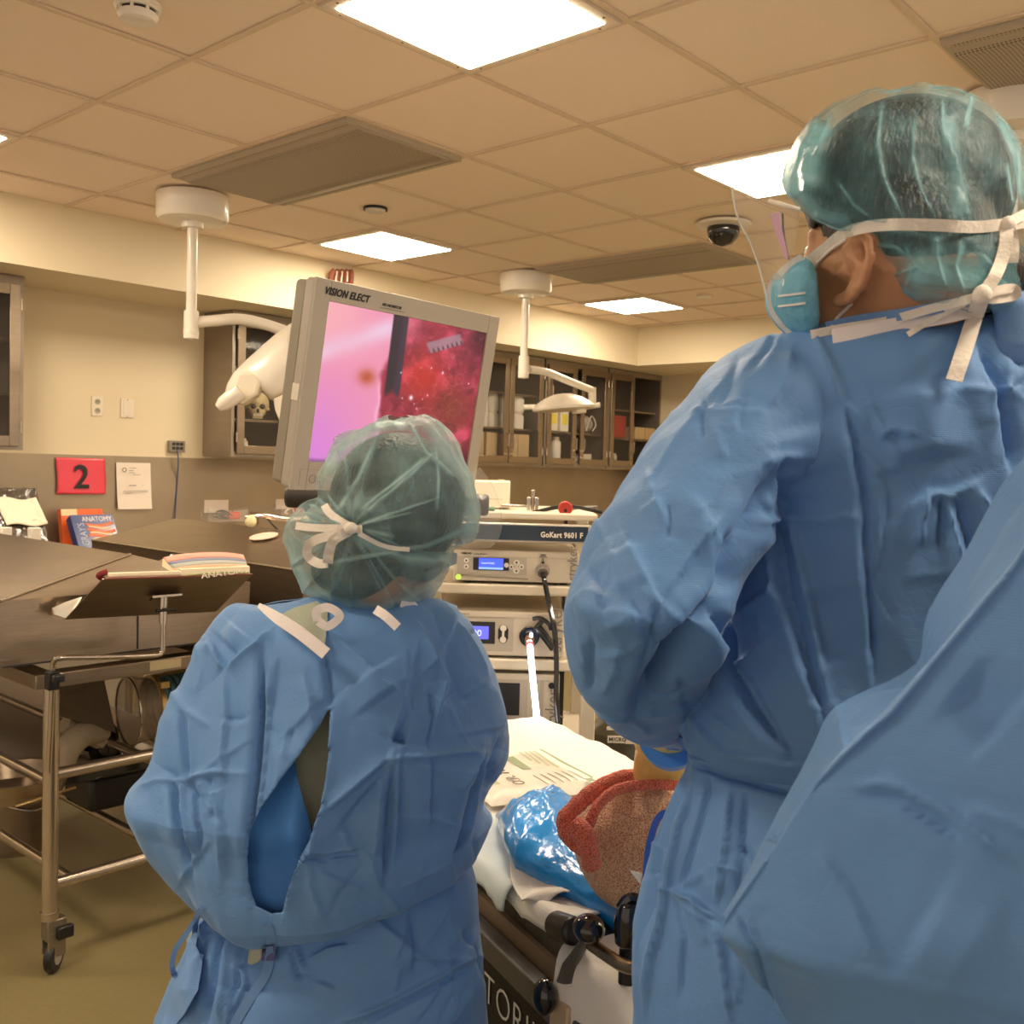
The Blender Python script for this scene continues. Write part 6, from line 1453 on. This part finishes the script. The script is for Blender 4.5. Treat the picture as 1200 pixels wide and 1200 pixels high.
# gown: torso, skirt, left sleeve
Lm = [(962,384),(905,397),(858,418),(832,455),(828,515),(842,580),(846,640),(838,705),(826,770),(806,830),(802,868),(818,892),(845,905)]
Rm = [(1190,352),(1240,372),(1300,400),(1345,450),(1365,520),(1375,600),(1378,680),(1375,760),(1370,830),(1365,890),(1360,930),(1335,950),(1300,955)]
Sm = [('q',[(850,690),(806,748),(765,802),(745,836)],13,.026),('q',[(905,545),(880,600),(858,650),(846,700)],11,.020),('v',[(990,478),(1000,530),(1009,577),(1013,661),(1020,740),(1025,797)],5,.014),('r',[(962,409),(975,440),(988,475)],4,.005),
 ('v',[(906,537),(912,570),(914,602)],12,.016),('r',[(887,545),(896,536),(906,535),(930,530)],5,.010),('v',[(906,610),(914,650),(921,703),(942,775),(967,846)],5,.018),('r',[(897,612),(908,660),(913,705)],5,.014),('r',[(929,608),(938,650),(955,740),(975,830)],5,.014),
 ('r',[(878,607),(902,604),(935,606),(967,606),(1013,604)],3.5,.010),('v',[(841,717),(845,769),(878,830),(920,885)],8,.020),('r',[(838,730),(846,775),(870,772),(901,745)],5,.012),('r',[(864,722),(883,705),(911,690)],3.5,.012),('r',[(911,690),(925,712),(930,728)],3,.010),('r',[(850,772),(880,800),(915,870),(925,888)],5,.012),
 ('r',[(1088,580),(1082,610),(1079,640)],4,.013),('v',[(1100,585),(1098,640)],5,.012),('r',[(1107,582),(1118,630),(1130,680)],4,.013),('v',[(1118,585),(1140,680)],6,.010),('r',[(1144,573),(1160,600),(1172,620)],4,.010),('r',[(1070,515),(1045,505),(1030,515)],4,.008),('r',[(1060,600),(1088,578),(1112,580),(1150,560)],4,.010),
 ('d',[(1080,450),(1090,540)],40,.014),('d',[(930,500),(950,560)],35,.010),('v',[(1140,400),(1165,470),(1180,560)],14,.016),('r',[(1013,680),(1016,760),(1025,860)],4,.005),('r',[(806,832),(850,880),(917,894),(985,898)],5,.010),('d',[(960,690),(975,780)],40,-.010)]
V, F = loft(Lm, Rm, MD+.06, [.055,.095,.125,.145,.15,.155,.16,.165,.17,.175,.165,.13,.09], nu=240, nv=200, sq=.9)
bmG = MB(); bmG._add(V, F+[tuple(range(240)), tuple(range(240*199, 240*200))])
La = [(985,385),(940,390),(882,404),(835,432),(792,478),(745,536),(714,585),(692,632),(681,668),(664,700),(661,725),(668,765),(684,808),(705,842),(740,860),(782,866),(800,868)]
Ra = [(1010,400),(1010,425),(985,465),(960,515),(930,560),(902,605),(884,640),(866,672),(856,700),(846,728),(838,752),(830,776),(822,800),(814,824),(808,845),(806,868),(804,872)]
Sa = [('r',[(757,545),(768,580),(780,610)],4,.008),('r',[(724,610),(748,655),(771,703),(794,736)],4,.013),('v',[(771,705),(752,770),(735,838)],6,.012),('r',[(845,607),(812,650),(780,699)],5,.013),('v',[(848,620),(836,660),(842,700)],12,.016),('v',[(841,703),(803,748),(765,800),(738,838)],12,.024),('r',[(835,690),(800,735),(772,706)],4,.012),
 ('v',[(683,668),(700,690),(705,720)],8,.012),('r',[(664,702),(690,690),(715,700)],6,.012),('r',[(705,735),(740,722),(765,708)],4,.008),('r',[(752,600),(762,596),(776,588)],3.5,.008),('r',[(700,770),(735,760),(760,740)],5,.008),('v',[(760,830),(790,820),(812,800)],7,.014),('r',[(735,840),(775,838),(806,822)],4,.012),('d',[(730,640),(745,690)],22,.012),('r',[(855,440),(800,510),(760,570)],14,.008),('r',[(696,830),(735,838),(765,862)],4,.010)]
V, F = loft(La, Ra, MD, [.01,.06,.09,.11,.12,.125,.125,.12,.115,.11,.105,.095,.085,.07,.058,.048,.044], [.06,.055,.05,.04,.03,.02,.0,-.02,-.04,-.05,-.03,.0,.05,.11,.18,.25,.28], nu=160, nv=200)
bmG._add(V, F+[tuple(range(160)), tuple(range(160*199, 160*200))])
tmp = fuse(bmG, .0042, 'tmp', GOWN, 14); V = [v.co.copy() for v in tmp.data.vertices]; F = [tuple(p.vertices) for p in tmp.data.polygons]; bpy.data.objects.remove(tmp)
mg = cloth_mesh('surgical_gown', V, F, GOWN, man, Sm+[(k_, p_, w_, a_*.6) for k_, p_, w_, a_ in Sa], crumple=.0075, cscale=6., seed=21, auto=(680,400,1200,900,70))
ms = mg
MB().tube([dep(785,862,MD+.27), dep(786,870,MD+.32)], [.043,.040], 24).build('knit_cuff', LINING, man, world=True)
patch('cuff_point', [(772,872),(795,864),(806,866),(806,885),(790,886)], bvh_of([ms]), .0, LINING, man, default=MD+.30)
Lk = [(815,860),(806,880),(803,905),(786,940),(768,980),(756,1025),(748,1080),(744,1140),(741,1215),(738,1350),(735,1470)]
Rk = [(1330,900),(1350,930),(1358,960),(1362,1000),(1368,1040),(1372,1080),(1378,1130),(1382,1180),(1386,1220),(1395,1350),(1400,1470)]
Sk = [('r',[(808,886),(850,902),(900,915),(960,930)],3.5,.010),('v',[(812,896),(850,912),(900,926),(950,940)],5,.012),('v',[(800,905),(775,960),(758,1021),(750,1100)],6,.012),('r',[(825,903),(800,970),(783,1042),(765,1120),(754,1200)],4,.016),('v',[(838,905),(812,980),(795,1040)],6,.010),('r',[(862,921),(855,990),(842,1062)],4,.010),('v',[(875,925),(870,1000),(862,1060)],6,.008),('r',[(783,1042),(815,1052),(842,1075)],3.5,.013),('v',[(786,1050),(800,1100),(790,1180)],9,.008),('r',[(796,1038),(815,1030),(825,1022)],3,.009),('r',[(762,1020),(772,1034),(783,1042)],3.5,.010),('r',[(842,1075),(850,1120),(860,1200)],5,.008)]
V, F = loft(Lk, Rk, MD+.06, [.11,.15,.16,.17,.175,.18,.185,.19,.195,.21,.22], nu=420, nv=280, sq=.9)
mk = cloth_mesh('gown_skirt', V, F, GOWN, man, Sk, crumple=.0065, cscale=6., seed=41, auto=(750,900,1000,1230,20), solid=.0012)
# collar binding and flaps
bvm = bvh_of([mg, ms, man])
tie('collar_binding', [(975,394),(1010,388),(1055,380),(1100,372),(1128,366),(1146,362)], bvm, -.006, .015, BIND, mg, MD-.05)
tie('collar_edge', [(968,384),(1010,375),(1060,368),(1110,358),(1140,350),(1165,352)], bvm, -.004, .012, GOWNB, mg, MD-.04)
V, F = loft([(1140,348),(1152,352),(1164,362),(1168,385),(1166,405),(1172,420),(1186,434)], [(1200,340),(1230,350),(1250,360),(1262,385),(1268,410),(1262,435),(1240,448)], MD-.07, [.004,.012,.016,.018,.018,.014,.006], nu=120, nv=80)
cloth_mesh('collar_flap', V, F, GOWNB, mg, crumple=.003, seed=5)
# cap
Lc = [(1062,101),(1012,110),(964,137),(934,172),(920,208),(926,230),(950,256),(985,270),(1008,280),(1020,303),(1034,328),(1058,344),(1100,352),(1135,356)]
Rc = [(1098,101),(1135,109),(1170,131),(1198,165),(1214,205),(1220,238),(1222,268),(1221,290),(1219,310),(1216,330),(1210,345),(1202,358),(1185,366),(1165,367)]
V, F = loft(Lc, Rc, MD, [.02,.06,.09,.11,.12,.122,.122,.122,.122,.12,.118,.11,.08,.03], nu=320, nv=280, pw=.8, full_=True)
Sc = [('r',[(1034,118),(1028,170),(1036,210),(1060,258)],2.6,.004,.38),('r',[(1072,128),(1069,180),(1078,220),(1095,250)],1.8,.003,.42),('d',[(1108,130),(1115,180),(1122,225),(1125,258)],10,.004,.42),('r',[(1104,110),(1106,150),(1128,220),(1136,258)],2,.004,.45),('r',[(1140,110),(1132,150)],3,.004,.5),('r',[(1168,135),(1190,180),(1200,240)],5,.004,.5),('r',[(1180,190),(1188,240)],2,.003,.45),
 ('r',[(980,210),(1000,240),(1020,255)],2,.003,.4),('d',[(940,160),(924,200),(930,235)],16,.002,.95),('d',[(965,140),(948,180),(945,220)],14,.001,.8),('d',[(1060,318),(1110,322),(1165,325)],22,.0,.72),('d',[(925,215),(955,250),(1000,266)],10,.003,.55),('r',[(960,140),(945,170),(938,210)],3,.003,.8),('r',[(975,130),(962,165),(955,210)],2,.002,.35),('r',[(1000,262),(1060,270),(1120,268),(1180,262)],6,-.008,.3),
 ('r',[(1100,275),(1098,300),(1110,340)],8,.005,.5),('r',[(1130,280),(1122,310),(1130,345)],5,.005,.5),('r',[(1020,285),(1050,290),(1085,320)],3,.004,.4),('r',[(1040,325),(1075,312),(1100,325)],3,.004,.4),('r',[(1060,340),(1070,310),(1060,285)],3,.004,.35),('d',[(1015,300),(1035,332),(1070,346),(1120,348)],7,.003,.45),('r',[(1150,300),(1170,330),(1200,350)],4,.004,.5),('d',[(1040,112),(1090,105),(1150,122)],6,.0,.2)]
mc = cloth_mesh('bouffant_cap', V, F, CAP2, man, Sc, crumple=.0035, cscale=15, seed=8, stretch=(1,1,.6)); fold_attr(mc, Sc)
bvc = bvh_of([mc, man, mg])
tk = lambda pts, w=.010, off=-.005, nm='mask_tie', **k: tie(nm, pts, bvc, off, w, RIB, msk, MD-.1, **k)
mskL = [(938,302),(920,316),(906,330),(902,345),(904,362),(916,380),(932,394),(944,399)]; mskR = [(944,303),(947,318),(948,332),(948,345),(950,360),(951,375),(951,388),(950,399)]
V, F = loft(mskL, mskR, MD-.0, [.01,.04,.06,.065,.062,.055,.035,.01], nu=80, nv=50)
msk = cloth_mesh('face_mask', V, F, MASKB, man, crumple=.0015, cscale=25, seed=2)
MSKE = mat('mask_pale_edge', (.75,.74,.72), .6)
bvk = bvh_of([msk])
tie('lit_mask_border', [(940,301),(922,314),(907,329),(903,345),(905,362),(916,379),(932,393),(944,398)], bvk, -.002, .008, MSKE, msk, MD-.03)  # border ribbon, with the light on the mask's edge put into its pale colour
for y in (345,357): tie('mask_pleat', [(912,y+2),(930,y),(944,y-2)], bvk, -.0015, .0022, MSKE, msk, MD-.05)
tk([(925,322),(945,308),(968,290),(985,276),(1005,268),(1030,264),(1060,263),(1100,264),(1140,266),(1168,264),(1180,262)], .0115, -.006)
tk([(1180,262),(1195,254),(1215,244)], .010, -.012); tk([(1182,266),(1200,262),(1215,262)], .009, -.010)
tk([(1182,264),(1187,285),(1186,308)], .011, -.014); tk([(1180,266),(1178,290),(1168,320),(1152,345)], .012, -.016)
tk([(1152,346),(1170,340),(1188,338),(1190,346),(1170,350),(1154,350)], .009, -.016)
tk([(1150,348),(1142,372),(1130,410),(1118,446)], .0155, -.020)
tk([(950,392),(990,384),(1040,376),(1090,362),(1130,352),(1150,346)], .009, -.006); tk([(1130,356),(1105,368),(1080,382),(1064,392)], .006, -.010)
m = MB(); m.ball(hit(bvc,1181,264,-.016), (.008,.008,.009)); m.ball(hit(bvc,1151,346,-.018), (.009,.009,.010)); m.build('tie_knots', RIB, msk, world=True)
m = MB(); m.tube(rope([hit(bvc,x,y,-.005,MD-.08) for x, y in ((944,330),(955,312),(972,294),(992,280))]), .0018, 8); m.tube(rope([hit(bvc,x,y,-.005,MD-.08) for x, y in ((998,356),(990,364),(980,374),(972,388))]), .0018, 8); m.build('ear_loop', RIB, msk, world=True)
# visor: a clear curved film held by a forehead strip
vl = [(858,220),(860,236),(866,258),(880,286),(890,315),(898,345),(906,372)]
vr = [(938,240),(936,252),(934,266),(932,280),(930,296),(926,312),(920,330)]
def vis(u, v):
    a = lerpl([Vector(p) for p in vl], v); b = lerpl([Vector(p) for p in vr], v); p = a.lerp(b, u)
    return dep(p.x, p.y, MD+.05-.14*math.sin(u*PI*.55)+.02*v)
vz = MB().sheet(vis, 30, 24).build('face_shield', SHIELD, man, world=True, solid=.0008)
MB().tube(rope([vis(0, k/6) for k in range(7)]), .0012, 8).build('shield_rim', mat('pale_rim', (.85,.80,.70), .4), vz, world=True)
m = MB(); P_ = [vis(u, .02+.06*u) for u in (0.55,.7,.85,1.0)]; m.tube(rope(P_), .0022, 8); m.build('forehead_strip', WHITE, vz, world=True)
ribbon([dep(x,y,MD-.05) for x, y in ((908,250),(912,268),(917,285),(922,303))], .008, mat('lilac_foam', (.75,.40,.60), .6), 'foam_strip', vz, taper=lambda t: 1.2-.8*t)
ribbon([dep(x,y,MD-.045) for x, y in ((917,250),(918,270),(921,290),(924,304))], .002, INK, 'foam_edge', vz)

# ------------------------------------------------------------ the person close by at the right
TD = .64
to = EYE+RGT*0; to = dep(1590, 700, TD+.10); to.z = 0
Hc = Vector((to.x+.0, to.y, 1.60)); fT = KY
xr_ = fT.cross(Vector((0,0,1))).normalized()
TH = Matrix(((xr_.x,fT.x,0,Hc.x),(xr_.y,fT.y,0,Hc.y),(xr_.z,fT.z,1,Hc.z),(0,0,0,1)))
m = MB(); head_parts(m, TH); z2 = lambda a, y, z: to+KX*a+KY*y+Vector((0,0,z))
m.ball(z2(0,0,1.22), (.17,.12,.2)); m.ball(z2(0,0,1.04), (.15,.12,.18)); m.ball(z2(0,0,.9), (.17,.13,.15)); m.tube([z2(-.17,0,1.37), z2(0,0,1.40), z2(.17,0,1.37)], [.055,.07,.055], 18)
limb(m, [z2(-.18,0,1.36), z2(-.21,-.02,1.08), z2(-.06,.22,1.02)], [.055,.048,.04,.038,.03]); limb(m, [z2(.18,0,1.36), z2(.22,-.02,1.08), z2(.1,.22,1.02)], [.055,.048,.04,.038,.03])
for a_, ss_ in ((-.05,-1), (.09,1)):
    c = z2(a_,.23,1.02); hand_parts(m, Matrix(((KX.x,KY.x,0,c.x),(KX.y,KY.y,0,c.y),(0,0,1,c.z),(0,0,0,1))), .95, ss_)
feet, f_ = limb_legs(m, to, .86, KY)
third = fuse(m, .0075, 'person', SKIN2, 3)
tag(third, 'person cut off by the right edge, only blurred blue gown close to the camera', 'person')
shoes(third, feet, f_); trousers(third, to, .86, KY)
fuse(MB().ball((0,-.02,.045), (.088,.106,.095), M=TH), .007, 'hair', HAIR, 3, third)
L3 = [(1300,470),(1232,585),(1195,648),(1150,700),(1098,762),(1035,830),(975,893),(905,998),(848,1082),(862,1112),(884,1138),(926,1200),(975,1280),(1010,1400),(1040,1700)]
R3 = [(1900,430),(2000,520),(2050,600),(2060,680),(2060,760),(2060,840),(2060,920),(2060,1000),(2060,1080),(2060,1120),(2060,1160),(2060,1220),(2060,1300),(2060,1450),(2060,1750)]
S3 = [('r',[(995,918),(1040,915),(1100,945),(1145,975),(1190,1010)],8,.007),('v',[(1000,935),(1060,945),(1130,990)],14,.006),('r',[(1130,945),(1170,955),(1215,975)],9,.005),('v',[(862,1075),(885,1110),(910,1200)],7,.006),('r',[(872,1068),(895,1110),(925,1200)],6,.006),('r',[(960,990),(1000,1050),(1035,1130)],9,.005),('d',[(1120,800),(1180,850)],40,-.010),('d',[(1080,1080),(1150,1120)],50,.010)]
V, F = loft(L3, R3, TD, [.01,.04,.06,.075,.09,.10,.11,.12,.125,.13,.135,.145,.15,.16,.17], [0,0,0,0,0,.005,.01,.02,.03,.035,.04,.05,.06,.07,.08], nu=420, nv=300, pw=1.9)
tg = cloth_mesh('surgical_gown', V, F, GOWN, third, S3, crumple=.004, cscale=7, seed=61, solid=.0012)
L4 = [(1300,420),(1200,545),(1165,600),(1140,648),(1108,700),(1095,735),(1090,775),(1066,796),(1020,812),(984,832),(966,862),(938,915),(908,975),(880,1030),(852,1078)]
R4 = [(1400,440),(1290,580),(1250,640),(1215,690),(1180,735),(1150,775),(1120,815),(1095,840),(1060,865),(1035,885),(1010,915),(975,960),(935,1020),(895,1065),(862,1088)]
V, F = loft(L4, R4, TD+.05, [.008,.02,.022,.022,.022,.02,.02,.02,.02,.02,.02,.018,.014,.010,.005], nu=200, nv=260, dl=.10)
cloth_mesh('gown_sleeve', V, F, GOWN, third, [('v',[(1088,790),(1110,800),(1130,815)],8,.012),('r',[(985,832),(1000,880),(1005,930)],9,.006),('v',[(902,985),(915,988),(930,975)],5,.006)], crumple=.004, cscale=8, seed=71, solid=.0012)
